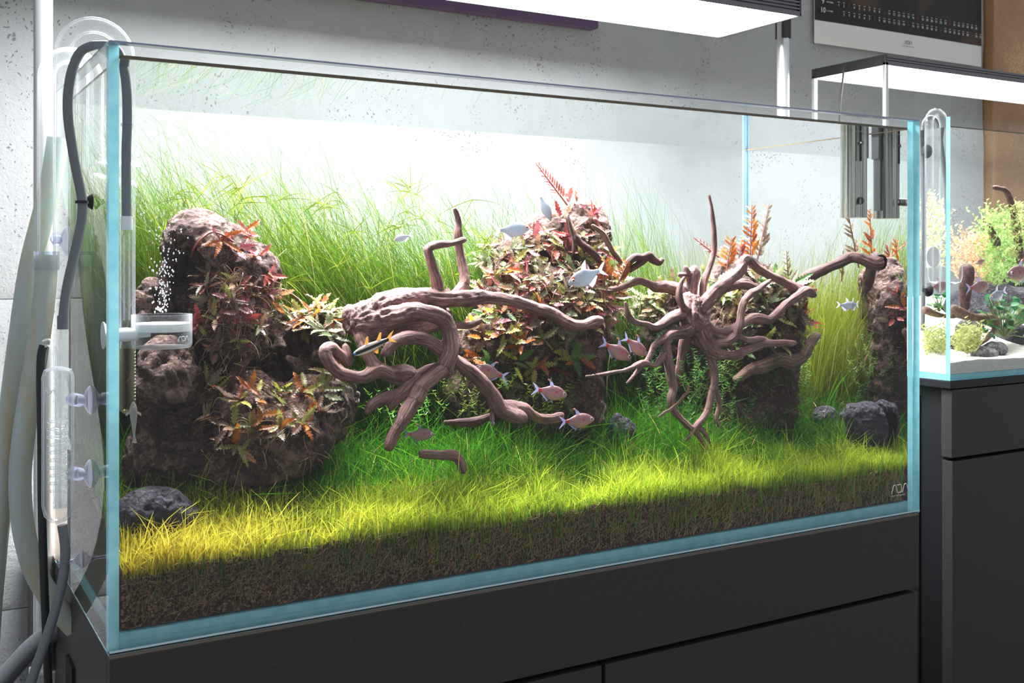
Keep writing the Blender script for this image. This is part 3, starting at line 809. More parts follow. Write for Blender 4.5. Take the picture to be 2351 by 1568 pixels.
# gas line: bubble counter -> over the rim -> diffuser
YG = .075
g1 = path([(145, 748), (147, 712), (154, 660), (167, 600), (181, 540), (189, 490), (187, 448), (175, 390), (163, 320), (156, 262), (157, 210), (166, 160), (183, 122), (206, 107), (228, 104), (248, 105), (266, 113), (278, 133), (286, 165, .066), (291, 215, .06), (292, 285, .06), (290, 350, .06), (290, 430, .06), (291, 505, .06)], YG)
gl = empty('gas_hose', g1[0], 'thin grey gas hose looping over the tank rim into the water', 'hose')
obj('tube', MB().tube(g1, .0049, 14).mesh('tube', M['grey_hose'], True), gl)
c0 = PY(291, 512, .06)
obj('end_sleeve', MB().lathe([(.0058, -.007), (.0058, .007)], c0, 18).mesh('end_sleeve', M['white_plastic'], True), gl)
c0 = PY(145, 740, YG)
obj('end_sleeve', MB().lathe([(.0058, -.007), (.0058, .007)], c0, 18).mesh('end_sleeve', M['grey_hose'], True), gl)
c0 = PY(292, 287, .06)
obj('clip_ring', MB().lathe([(.0056, -.0012), (.0064, -.0012), (.0064, .0012), (.0056, .0012)], c0, 18).mesh('clip_ring', M['cup'], True), gl)
g2_ = path([(143, 1205), (149, 1250), (149, 1290), (142, 1340), (127, 1400), (105, 1470), (80, 1540), (58, 1610)], YG + .005)
tag(obj('gas_hose', MB().tube(g2_, .0049, 14).mesh('gas_hose_low', M['grey_hose'], True)), 'thin grey gas hose hanging down from the glass bubble counter', 'hose')
g3_ = path([(100, 792), (94, 820), (93, 880), (95, 1000), (96, 1150), (100, 1300), (106, 1450), (112, 1600)], YG + .03)
tag(obj('gas_hose', MB().tube(g3_, .0042, 12).mesh('gas_hose_side', M['black_rubber'], True)), 'black hose hanging behind the glass bubble counter', 'hose')
# bubble counter
bc = PY(133, 1000, YG); k_ = pxm(bc)
zb_, zt_ = PY(133, 1203, YG)[2], PY(133, 842, YG)[2]; rb = 35 * k_
bcE = empty('bubble_counter', (bc[0], bc[1], zb_), 'clear glass bubble counter with a coil inside beside the tank', 'bubble counter')
prof = [(.0005, 0), (rb * .5, .003), (rb * .85, .009), (rb, .020), (rb, zt_ - zb_ - .010), (rb * .85, zt_ - zb_ - .003), (rb * .3, zt_ - zb_)]
mb = MB().lathe(prof, (bc[0], bc[1], zb_), 28)
inn = [(max(r - .0016, .0003), h + (.0016 if i < 3 else -.0012 if i > 4 else 0)) for i, (r, h) in enumerate(prof)]
q = MB().lathe(inn, (bc[0], bc[1], zb_), 28); mb.add(q.v, [f[::-1] for f in q.f])
obj('cylinder', mb.mesh('cylinder', M['glass'], True), bcE)
co_ = [(bc[0] + .0090 * math.cos(t), bc[1] + .0090 * math.sin(t), zb_ + .030 + t * .00125) for t in np.linspace(0, 2 * math.pi * 10, 220)]
obj('coil', MB().tube(co_, .0017, 8).mesh('coil', M['glass'], True), bcE)
st = path([(147, 745), (148, 790), (147, 835), (143, 870)], YG)
obj('inlet_tube', MB().pipe(st, .0042, .0028, 14).mesh('inlet_tube', M['glass'], True), bcE)
st = path([(100, 790), (113, 786), (124, 797), (127, 820), (126, 850)], YG)
obj('side_tube', MB().pipe(st, .0040, .0027, 14).mesh('side_tube', M['glass'], True), bcE)
obj('core_tube', MB().pipe([(bc[0], bc[1], zt_ - .004), (bc[0], bc[1], zb_ + .016)], .0030, .0020, 12).mesh('core_tube', M['glass'], True), bcE)
lgm = MB(); lo_ = PY(100, 905, YG - rb - .0004); add_logo(lgm, lo_, RIGHT, UP, .0042, .0004); obj('logo', lgm.mesh('logo', M['ink_white']), bcE)
# suction cups on the outside of the hose-side glass
def suction(name, px, py, r, label, Xs=-.0012, reach=None, mat=None, grp=None, nub=True):
    c = PX(px, py, Xs); s_ = -1 if Xs < .005 else 1
    e_ = empty(name, c, label, 'suction cup', grp)
    mb = MB(); pr = [(r, 0), (r * .96, .0012 * s_), (r * .7, .0040 * s_), (r * .36, .0062 * s_), (r * .34, .012 * s_), (0, .0125 * s_)]
    mb.lathe(pr, c, 22, 'x'); obj('disc', mb.mesh('disc', mat or M['cup'], True), e_)
    if reach is not None:
        a = c + np.array([.010 * s_, 0, 0]); d = np.array(reach) - a
        rr = .0058 if nub else .0016
        obj('arm', MB().tube([a + d * t for t in np.linspace(0, 1, 8)], [rr * (1 + .18 * (i % 2)) for i in range(8)], 14).mesh('arm', mat or M['cup'], True), e_)
    return e_
suction('suction_cup', 207, 918, .0150, 'clear suction cup holding the upper half of the bubble counter', reach=(bc[0] + rb * .9, bc[1], PY(150, 918, YG)[2]))
suction('suction_cup', 207, 1087, .0150, 'clear suction cup holding the lower half of the bubble counter', reach=(bc[0] + rb * .9, bc[1], PY(150, 1087, YG)[2]))
suction('suction_cup', 152, 553, .0180, 'clear suction cup holding the lower glass pipe', reach=(xo2 + .010, YA, PY(110, 545, YA)[2]))
sc_ = suction('suction_cup', 212, 463, .0085, 'small black suction cup clipping the gas hose loop', reach=PY(196, 463, YG) , mat=M['black_rubber'], nub=False)
obj('clip', MB().lathe([(.0052, -.0014), (.0066, -.0014), (.0066, .0014), (.0052, .0014)], PY(188, 464, YG), 18).mesh('clip', M['black_rubber'], True), sc_)
sc_ = suction('suction_cup', 186, 1285, .0090, 'small grey suction cup clipping the hanging gas hose', reach=PY(158, 1288, YG), mat=M['cup'], nub=False)
obj('clip', MB().lathe([(.0052, -.0014), (.0066, -.0014), (.0066, .0014), (.0052, .0014)], PY(149, 1290, YG + .005), 18).mesh('clip', M['cup'], True), sc_)
# diffuser cup
YD = .078; dc = PY(372, 760, YD); rd_ = 67 * pxm(dc); ztop, zbot = PY(372, 722, YD)[2], PY(372, 798, YD)[2]; hh = ztop - zbot
dfE = empty('gas_diffuser', (dc[0], dc[1], zbot), 'round glass gas diffuser cup with a white ceramic disc', 'diffuser')
pr = [(.0, 0), (rd_ * .93, .0), (rd_, .004), (rd_, hh), (rd_ - .0016, hh), (rd_ - .0016, .005), (rd_ * .9, .0016), (.0, .0016)]
obj('cup', MB().lathe(pr, (dc[0], dc[1], zbot), 40).mesh('cup', M['glass'], True), dfE)
obj('ceramic_disc', MB().lathe([(rd_ - .0018, hh * .50), (rd_ - .0018, hh * .74), (0, hh * .75)], (dc[0], dc[1], zbot), 40).mesh('ceramic_disc', M['ceramic'], True), dfE)
gt = [tuple(PY(291, 522, .06)), tuple(PY(291, 600, .06)), tuple(PY(291, 735, .06))]
obj('feed_tube', MB().pipe(gt, .0034, .0022, 14).mesh('feed_tube', M['glass'], True), dfE)
jc = PY(290, 768, .072)
obj('joint', MB().lathe([(0, -.013), (.0062, -.011), (.0074, 0), (.0062, .011), (.004, .013), (.0035, .024), (0, .024)], jc, 22, 'x').mesh('joint', M['white_plastic'], True), dfE)
lgm = MB()
for st in logo_strokes():
    P_ = []
    for a, b in st:
        an = -1.22 + (a * .0052) / rd_ ; P_.append((dc[0] + (rd_ + .0004) * math.sin(an + .52 + 1.02), dc[1] - (rd_ + .0004) * math.cos(an + .52 + 1.02), zbot + .008 + b * .0052))
    lgm.tube(P_, .00045, 6)
obj('logo', lgm.mesh('logo', M['ink_white']), dfE)
suction('suction_cup', 236, 770, .0150, 'white suction cup holding the gas diffuser inside the tank', Xs=T + .002, reach=jc - np.array([.010, 0, 0]), mat=M['white_plastic'])
# fine bubbles rising from the diffuser
bm = bmesh.new()
for i in range(190):
    t = random.random() ** 1.25
    px = 372 + random.gauss(0, 8 + 16 * t) + 10 * t; py = 716 - t * 240
    p = PY(px, py, YD + random.uniform(-.012, .02)); r = random.uniform(.0005, .00095)
    res = bmesh.ops.create_icosphere(bm, subdivisions=1, radius=r, matrix=Matrix.Translation(p) @ Matrix.Diagonal((1, 1, 1.5, 1)))
me = bpy.data.meshes.new('bubbles'); bm.to_mesh(me); bm.free(); me.materials.append(M['ink_white'])
tag(obj('bubbles', me), 'stream of tiny white gas bubbles rising above the diffuser cup', 'bubbles', kind='stuff')

# steel surface skimmer hanging in the far corner
sk = np.array([1.128, .084, 0]); zs0, zs1 = float(PY(1965, 500, .084)[2]), .592
skE = empty('steel_filter', (sk[0], sk[1], zs0), 'polished steel filter cylinder hanging in the corner of the large tank', 'filter')
rs = .0195
nf = 96; rr_ = [rs * (1 + .05 * math.cos(11 * 2 * math.pi * k / nf)) for k in range(nf)]
cv = [(sk[0] + r * math.cos(2 * math.pi * k / nf), sk[1] + r * math.sin(2 * math.pi * k / nf), z) for z in (zs0, zs1) for k, r in enumerate(rr_)]
cf = [(k, (k + 1) % nf, nf + (k + 1) % nf, nf + k) for k in range(nf)] + [tuple(range(nf))[::-1], tuple(range(nf, 2 * nf))]
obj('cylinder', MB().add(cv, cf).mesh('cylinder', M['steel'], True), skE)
sp0 = np.array([sk[0] - .006, sk[1] - rs + .002, zs0 + .026])
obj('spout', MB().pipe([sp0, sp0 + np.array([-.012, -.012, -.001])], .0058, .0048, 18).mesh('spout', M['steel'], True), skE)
for dx in (-.0125, -.006):
    sl = MB().rbox((sk[0] + dx - .0012, sk[1] - rs * (.72 if dx < -.01 else .93) - .0022, zs1 - .052), (sk[0] + dx + .0012, sk[1] - rs * (.72 if dx < -.01 else .93) + .0015, zs1 - .006), .0008)
    obj('adjuster_slot', sl.mesh('adjuster_slot', M['dark']), skE)
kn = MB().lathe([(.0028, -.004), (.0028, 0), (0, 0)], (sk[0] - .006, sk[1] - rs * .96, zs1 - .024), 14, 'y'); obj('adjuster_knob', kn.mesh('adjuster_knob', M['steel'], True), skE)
obj('hanger_rail', MB().rbox((sk[0] + .016, sk[1] - .006, zs0 + .012), (sk[0] + .021, sk[1] + .006, zs1), .0006).mesh('hanger_rail', M['lamp_metal']), skE)
obj('hanger_block', MB().rbox((sk[0] + .019, sk[1] - .007, zs1 - .045), (sk[0] + .026, sk[1] + .007, zs1 + .002), .001).mesh('hanger_block', M['lamp_metal']), skE)
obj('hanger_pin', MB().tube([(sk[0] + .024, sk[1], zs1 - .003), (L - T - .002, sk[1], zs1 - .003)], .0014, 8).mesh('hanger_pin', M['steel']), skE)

# ================================================================== SOIL
def soil_h(X, Y):
    P3 = np.stack([np.asarray(X), np.asarray(Y), np.zeros_like(X)], -1).reshape(-1, 3)
    s = np.clip((P3[:, 1] - .012) / .36, 0, 1)
    left = np.clip((.34 - P3[:, 0]) / .34, 0, 1)
    h = .0715 + .056 * s + .020 * left * np.clip(s * 3, 0, 1) + .006 * fbm(P3, 9, 3) + .005 * fbm(P3 + 2, 38, 2) - .006 * np.clip((P3[:, 0] - .5) / .65, 0, 1) * (1 - s)
    return h.reshape(np.shape(X))
nx, ny = 330, 90
xs = np.linspace(T + .001, L - T - .001, nx); ys = np.linspace(T + .0050, D - T - .001, ny)
gx, gy = np.meshgrid(xs, ys, indexing='ij'); gz = soil_h(gx, gy) + .0012 * fbm(np.stack([gx, gy, 0 * gx], -1).reshape(-1, 3), 260, 2).reshape(gx.shape)
V = np.stack([gx, gy, gz], -1).reshape(-1, 3)
i = (np.arange(nx - 1)[:, None] * ny + np.arange(ny - 1)[None]).reshape(-1)
fq = [tuple(q) for q in np.stack([i, i + ny, i + ny + 1, i + 1], 1)]
mb = MB().add(V, fq)
rim = [k * ny for k in range(nx)] + [(nx - 1) * ny + k for k in range(1, ny)] + [k * ny + ny - 1 for k in range(nx - 2, -1, -1)] + [k for k in range(ny - 2, 0, -1)]
base0 = len(mb.v); mb.v += [(mb.v[r][0], mb.v[r][1], .0175) for r in rim]
for a in range(len(rim)):
    b = (a + 1) % len(rim); mb.f.append((rim[a], base0 + a, base0 + b, rim[b])); mb.m.append(0)
soil = tag(obj('soil', mb.mesh('soil', M['soil'])), 'dark brown granular soil bed behind the front glass', 'soil', kind='stuff')
# soil grains pressed against the front glass
ico = bmesh.new(); bmesh.ops.create_icosphere(ico, subdivisions=1, radius=1); iv = np.array([v.co[:] for v in ico.verts]); ifc = np.array([[v.index for v in f.verts] for f in ico.faces]); ico.free()
n = 15000
gxs = RNG.uniform(T + .003, L - T - .003, n); top = soil_h(gxs, np.full(n, .014)); gzs = .018 + (top - .018 + .001) * RNG.random(n) ** .6
gr = RNG.uniform(.0011, .0023, n)
P = np.stack([gxs, T + .0013 + gr + RNG.uniform(0, .0022, n), gzs], 1)
Vg = (P[:, None] + iv[None] * gr[:, None, None] * RNG.uniform(.8, 1.2, (n, 1, 3))).reshape(-1, 3)
Fg = (ifc[None] + (np.arange(n) * len(iv))[:, None, None]).reshape(-1, 3)
def grain_mat():
    m, nt, out = newmat('soil_grain'); pbsdf(nt, out, None, .85, 0, .2, attr_col(nt)); return m
gc = np.array([.17, .100, .060]) * RNG.uniform(.25, 1.9, (n, 1)); gc = np.repeat(gc, len(iv), 0)
g_ = obj('grain', mesh_np('grain', Vg, Fg, [grain_mat()], col=gc), soil); g_['kind'] = 'stuff'

# ================================================================== ROCKS
rocks = []
def rock(name, label, blobs, cuts, mat, **kw):
    o = tag(obj(name, rock_mesh(name, blobs, cuts, mat, **kw)), label, 'rock'); rocks.append(o); return o
rock('lava_rock', 'tall pointed brown lava rock with dark hollows behind the gas diffuser',
     [(478, 585, .215, 88, 92, .062), (440, 560, .22, 55, 70, .05), (575, 640, .21, 66, 84, .060), (535, 745, .185, 82, 130, .060), (358, 720, .215, 34, 80, .050), (430, 700, .25, 90, 140, .04),
      (385, 905, .155, 72, 120, .055), (470, 1010, .175, 150, 130, .075), (560, 980, .15, 110, 110, .06), (640, 1010, .135, 118, 92, .055), (715, 950, .160, 78, 95, .05),
      (715, 790, .195, 72, 70, .05), (770, 920, .18, 56, 100, .045), (560, 1090, .13, 90, 60, .05), (640, 880, .265, 110, 190, .04), (440, 800, .275, 120, 200, .035), (520, 1000, .24, 200, 160, .06), (350, 1060, .15, 60, 90, .045)],
     [(412, 632, .150, 60, 92, .080), (655, 800, .140, 56, 92, .085), (420, 990, .100, 75, 70, .050)], M['rock_brown'], base=.06)
rock('lava_rock', 'broad brown lava rock with flat top behind the middle driftwood',
     [(1330, 560, .270, 66, 92, .060), (1270, 575, .265, 95, 88, .060), (1205, 590, .265, 68, 72, .055), (1345, 640, .25, 52, 110, .055), (1165, 640, .26, 60, 80, .05), (1230, 700, .235, 150, 110, .065), (1300, 770, .225, 110, 90, .06),
      (1150, 790, .225, 110, 90, .055), (1345, 850, .190, 36, 120, .035), (1240, 870, .245, 120, 90, .05), (1330, 940, .20, 60, 80, .04), (1120, 900, .25, 120, 80, .045), (1230, 960, .24, 140, 90, .05), (1345, 960, .19, 45, 90, .035)],
     [], M['rock_brown'], base=.07)
rock('lava_rock', 'dark lava rock overgrown with plants behind the spreading root',
     [(1690, 655, .205, 78, 56, .045), (1760, 690, .165, 72, 66, .040), (1665, 745, .200, 105, 105, .055), (1790, 770, .150, 60, 120, .034), (1785, 880, .155, 62, 112, .034), (1640, 880, .225, 100, 120, .05), (1560, 760, .245, 90, 100, .04), (1570, 880, .26, 90, 110, .035), (1470, 800, .29, 90, 110, .03), (1470, 920, .29, 110, 110, .03), (1650, 960, .215, 110, 80, .05), (1760, 950, .16, 80, 70, .035), (1560, 960, .26, 110, 80, .04), (1720, 800, .17, 80, 120, .04)],
     [], M['rock_brown'], base=.07)
rock('stone', 'low purple grey stone lying in the front corner by the corner glass', [(352, 1168, .075, 74, 44, .030), (390, 1180, .080, 62, 30, .03), (310, 1180, .07, 40, 36, .025), (355, 1215, .075, 70, 45, .03)], [], M['rock_grey'], h=.0025, rough=.006, base=.07)
rock('stone', 'upright grey stone in the grass below the middle rock', [(1424, 990, .150, 30, 42, .018), (1418, 1020, .150, 34, 50, .02)], [], M['rock_grey'], h=.0022, rough=.005, base=.07)
rock('stone', 'small dark stone at the far grass edge beside the larger one', [(1893, 962, .150, 30, 30, .018), (1905, 985, .150, 32, 36, .02)], [], M['rock_grey'], h=.0022, rough=.005, base=.07)
rock('stone', 'larger dark stone in the grass near the far end glass', [(1985, 955, .075, 48, 36, .022), (2040, 965, .060, 45, 32, .02), (2000, 990, .070, 60, 36, .02)], [], M['rock_grey'], h=.0022, rough=.005, base=.07)

# ================================================================== DRIFTWOOD
woods = []
def wood(name, label, branches, mat, **kw):
    o = tag(obj(name, wood_mesh(name, branches, mat, **kw)), label, 'driftwood'); woods.append(o); return o
wood('driftwood', 'thick curling reddish driftwood with hooked branches in the middle of the tank', [
    [(815, 722, .135, 20), (835, 735, .132, 38), (880, 706, .130, 30), (930, 692, .130, 26), (980, 686, .132, 20), (1030, 686, .134, 18), (1090, 683, .138, 15), (1150, 686, .142, 13), (1209, 702, .145, 12), (1260, 718, .140, 11), (1298, 738, .132, 12), (1335, 748, .125, 12), (1374, 735, .120, 11)],
    [(835, 745, .128, 34), (870, 738, .122, 30), (905, 728, .112, 24), (945, 717, .100, 18), (980, 716, .090, 16), (1010, 727, .084, 15), (1029, 753, .080, 15), (1035, 785, .076, 15), (1031, 822, .073, 15), (1018, 849, .071, 15), (993, 867, .070, 14), (971, 888, .069, 13), (957, 919, .068, 13), (938, 945, .067, 12), (918, 974, .066, 12), (903, 1002, .066, 11), (893, 1027, .066, 10)],
    [(1022, 840, .071, 13), (1028, 862, .070, 9)],
    [(860, 760, .120, 28), (900, 765, .125, 20), (990, 740, .14, 18), (1020, 722, .15, 20)],
    [(830, 770, .118, 14), (838, 792, .112, 11), (845, 815, .105, 11), (862, 845, .100, 14)],
    [(880, 812, .095, 10), (906, 786, .090, 12), (938, 775, .086, 13), (970, 775, .084, 13), (996, 788, .084, 13), (1015, 807, .085, 13), (1046, 831, .086, 13), (1084, 856, .086, 13), (1116, 885, .085, 13), (1133, 912, .084, 13), (1147, 937, .083, 14), (1172, 950, .083, 14), (1201, 958, .082, 11)],
    [(1147, 930, .086, 8), (1175, 929, .090, 9), (1205, 941, .092, 10), (1237, 962, .093, 10), (1264, 963, .093, 9), (1289, 957, .093, 8)],
    [(798, 838, .118, 8), (778, 815, .115, 10), (758, 800, .112, 11), (746, 808, .108, 10), (753, 831, .104, 10), (773, 853, .101, 10), (804, 866, .099, 11), (836, 866, .098, 12), (866, 852, .097, 14), (900, 862, .096, 17), (932, 862, .095, 19), (950, 875, .092, 15)],
    [(1011, 840, .085, 9), (990, 848, .086, 12), (966, 862, .086, 13), (944, 882, .086, 12), (920, 906, .085, 12), (898, 932, .086, 8)],
    [(912, 904, .088, 10), (874, 918, .086, 11), (853, 931, .085, 9), (842, 947, .085, 6)],
    [(1037, 744, .128, 7), (1072, 748, .120, 7), (1104, 737, .112, 6)],
    [(793, 795, .125, 7), (797, 815, .120, 7), (800, 835, .117, 6)],
    [(1012, 680, .138, 12), (1003, 640, .140, 10), (991, 604, .142, 9), (982, 571, .144, 9), (1010, 562, .146, 8), (1037, 560, .147, 7), (1067, 550, .148, 6)],
    [(1035, 680, .150, 9), (1062, 660, .158, 10), (1066, 635, .162, 9), (1063, 610, .166, 8), (1056, 580, .17, 7), (1051, 541, .172, 7), (1051, 511, .173, 6), (1043, 480, .174, 5)],
    [(1029, 676, .136, 5), (1028, 655, .136, 2)],
    [(870, 690, .14, 18), (930, 675, .145, 10), (990, 668, .148, 7)],
], M['wood'], h=.0023)
wood('driftwood', 'dark spreading root with many thin branches below the upright twig', [
    [(1587, 700, .120, 22), (1590, 735, .114, 28), (1603, 750, .108, 24), (1612, 772, .102, 21), (1626, 796, .098, 18), (1645, 811, .094, 13), (1665, 816, .090, 9), (1688, 815, .087, 8), (1710, 807, .085, 8), (1733, 797, .084, 8), (1757, 790, .083, 8), (1787, 788, .082, 7), (1824, 789, .080, 6)],
    [(1622, 752, .102, 9), (1645, 768, .094, 6), (1664, 777, .090, 6), (1690, 774, .088, 7), (1712, 780, .087, 6), (1735, 780, .086, 6), (1757, 779, .085, 5)],
    [(1630, 797, .096, 10), (1650, 788, .090, 9), (1672, 784, .086, 8), (1688, 770, .084, 8), (1697, 745, .083, 7), (1702, 718, .083, 7), (1710, 690, .084, 7), (1726, 673, .085, 7), (1742, 663, .086, 6), (1755, 652, .086, 5), (1769, 643, .086, 4)],
    [(1620, 748, .104, 9), (1643, 761, .098, 8), (1664, 761, .094, 8), (1688, 751, .090, 8), (1710, 738, .088, 8), (1730, 729, .087, 8), (1749, 730, .086, 8), (1764, 734, .086, 8), (1779, 722, .087, 8), (1797, 703, .088, 8), (1815, 691, .089, 8), (1832, 679, .090, 8), (1850, 668, .092, 9), (1870, 676, .092, 6)],
    [(1590, 722, .114, 18), (1610, 702, .112, 14), (1629, 678, .112, 12), (1652, 658, .113, 11), (1676, 642, .114, 11), (1695, 627, .115, 10), (1706, 611, .116, 10), (1709, 598, .118, 10), (1720, 596, .119, 9), (1737, 613, .120, 9), (1763, 629, .118, 8), (1790, 642, .114, 8), (1818, 656, .108, 8), (1842, 666, .100, 8)],
    [(1610, 712, .125, 12), (1637, 688, .130, 11), (1657, 667, .135, 10), (1684, 654, .138, 10), (1707, 652, .140, 10), (1730, 661, .142, 9), (1757, 671, .145, 8), (1806, 672, .150, 7)],
    [(1606, 706, .128, 8), (1613, 684, .132, 6), (1614, 660, .135, 6), (1619, 636, .138, 6), (1631, 606, .140, 6), (1639, 575, .141, 5), (1638, 530, .142, 5), (1634, 487, .143, 4), (1628, 448, .143, 3)],
    [(1588, 710, .130, 15), (1586, 680, .138, 13), (1588, 650, .142, 12), (1592, 628, .144, 11), (1594, 612, .145, 4)],
    [(1583, 716, .112, 7), (1566, 700, .106, 6), (1560, 680, .104, 6), (1562, 658, .104, 5), (1571, 637, .105, 3)],
    [(1560, 631, .140, 5), (1577, 632, .142, 5), (1574, 613, .142, 5)],
    [(1580, 690, .136, 14), (1562, 670, .145, 14), (1543, 661, .152, 13), (1525, 657, .157, 12), (1508, 660, .160, 10), (1493, 652, .162, 8), (1468, 644, .165, 8), (1443, 654, .168, 7), (1404, 665, .172, 6), (1368, 672, .175, 4)],
    [(1572, 722, .115, 12), (1552, 726, .112, 11), (1535, 733, .108, 10), (1518, 746, .104, 8), (1503, 751, .102, 6), (1480, 744, .100, 5), (1458, 740, .099, 5), (1444, 725, .098, 5), (1437, 694, .097, 4)],
    [(1588, 755, .110, 18), (1565, 766, .105, 12), (1542, 768, .100, 10), (1530, 778, .096, 9), (1529, 801, .093, 9), (1533, 822, .092, 9), (1537, 846, .091, 9), (1540, 870, .090, 8), (1545, 891, .090, 8), (1541, 912, .089, 8), (1542, 936, .088, 7), (1557, 958, .086, 6), (1576, 976, .084, 6), (1596, 992, .082, 5), (1611, 1013, .080, 5), (1622, 1034, .078, 4), (1634, 1050, .077, 2)],
    [(1592, 985, .083, 4), (1604, 981, .081, 3), (1616, 990, .079, 4), (1627, 1011, .077, 3), (1638, 1029, .076, 2)],
    [(1527, 776, .097, 8), (1505, 791, .094, 6), (1494, 813, .092, 6), (1484, 829, .091, 5), (1470, 845, .090, 5), (1437, 879, .088, 3)],
    [(1530, 806, .093, 7), (1516, 826, .090, 6), (1504, 838, .088, 5), (1480, 833, .087, 5), (1465, 838, .086, 5), (1443, 847, .085, 4), (1410, 855, .084, 4), (1387, 860, .083, 4), (1346, 864, .082, 3)],
    [(1624, 790, .100, 10), (1631, 822, .098, 8), (1638, 850, .096, 7), (1642, 880, .094, 7), (1633, 907, .091, 6), (1627, 935, .088, 6), (1615, 957, .085, 6), (1599, 976, .082, 5), (1586, 995, .080, 4), (1574, 1013, .079, 3)],
    [(1641, 878, .094, 5), (1648, 911, .094, 5), (1652, 935, .094, 5), (1646, 957, .093, 4), (1651, 980, .092, 3)],
    [(1575, 770, .150, 10), (1568, 800, .155, 9), (1561, 842, .158, 9), (1560, 880, .16, 8)],
], M['wood'], h=.0020, k=.0035, jit=.0014)
wood('driftwood', 'thick bent branch rising at the side of the overgrown dark rock', [[(1690, 870, .135, 8), (1725, 850, .128, 11), (1755, 839, .122, 12), (1782, 827, .117, 12), (1799, 827, .113, 11), (1812, 832, .110, 11), (1828, 829, .107, 11), (1845, 815, .104, 11), (1857, 795, .102, 10), (1866, 779, .101, 8), (1877, 770, .100, 7)]], M['wood_tan'], h=.0020)
wood('driftwood', 'long branch reaching from the overgrown rock towards the far end glass', [[(1825, 668, .165, 9), (1842, 650, .155, 11), (1862, 632, .145, 11), (1890, 617, .130, 10), (1925, 605, .112, 10), (1955, 592, .098, 11), (1985, 597, .083, 11), (2012, 605, .070, 11), (2030, 600, .062, 13)]], M['wood_dark'], h=.0020)
wood('driftwood', 'dark forked twig standing in front of the flat-topped rock', [[(1304, 494, .185, 4), (1311, 526, .184, 7), (1329, 554, .180, 7), (1357, 577, .176, 7), (1386, 611, .172, 6), (1400, 640, .170, 4)], [(1306, 508, .182, 4), (1316, 551, .178, 4), (1318, 583, .177, 3)]], M['wood_dark'], h=.0018, k=.003)
wood('driftwood', 'thin pale twig leaning against the edge of the flat-topped rock', [[(1360, 517, .180, 4), (1382, 533, .178, 5), (1396, 558, .177, 5), (1411, 584, .176, 5), (1426, 606, .176, 4)]], M['wood_tan'], h=.0018)
wood('driftwood', 'short gnarled branch end above the root, in front of the tall grass', [[(1437, 612, .170, 6), (1457, 591, .168, 7), (1472, 590, .167, 7), (1489, 583, .166, 7), (1497, 597, .165, 7), (1511, 606, .165, 7), (1521, 598, .165, 5)], [(1448, 622, .168, 5), (1470, 605, .166, 6), (1488, 586, .166, 6)]], M['wood_dark'], h=.0018, k=.003)
wood('driftwood', 'thin loose twig in the grass under the spreading root', [[(1582, 886, .075, 3), (1578, 901, .075, 3), (1568, 913, .075, 3), (1551, 931, .075, 3.4), (1539, 942, .075, 3.4), (1525, 947, .075, 3), (1511, 958, .075, 2.4)]], M['wood_tan'], h=.0015, k=.002)
wood('driftwood', 'short curved stick lying on the bright front grass', [[(968, 1041, .068, 6), (985, 1040, .066, 8), (1011, 1043, .064, 8), (1040, 1045, .062, 9), (1057, 1058, .060, 8), (1063, 1078, .058, 8)]], M['wood'], h=.0018)
wood('driftwood', 'brown stick half hidden in grass under the curling driftwood', [[(1021, 970, .115, 5), (1059, 971, .112, 7), (1091, 967, .110, 8), (1124, 955, .108, 7)]], M['wood_dark'], h=.0018)

# things plants can root on: first surface met along a sight line
def _bvh(objs):
    V, Fc, o = [], [], 0
    for q in objs:
        me = q.data; n_ = len(me.vertices); co = np.empty(n_ * 3, np.float32); me.vertices.foreach_get('co', co)
        V += [Vector(p) for p in co.reshape(-1, 3)]; Fc += [tuple(i + o for i in p.vertices) for p in me.polygons]; o += n_
    return BVHTree.FromPolygons(V, Fc)
BV = _bvh(rocks)
def hit(px, py, Y=.20):
    d = Vector(_ray(px, py)).normalized(); o = Vector(CAM)
    r = BV.ray_cast(o, d)
    if r[0] is None:
        q = BV.find_nearest(Vector(PY(px, py, Y))); return q[0], q[1]
    return r[0], r[1]

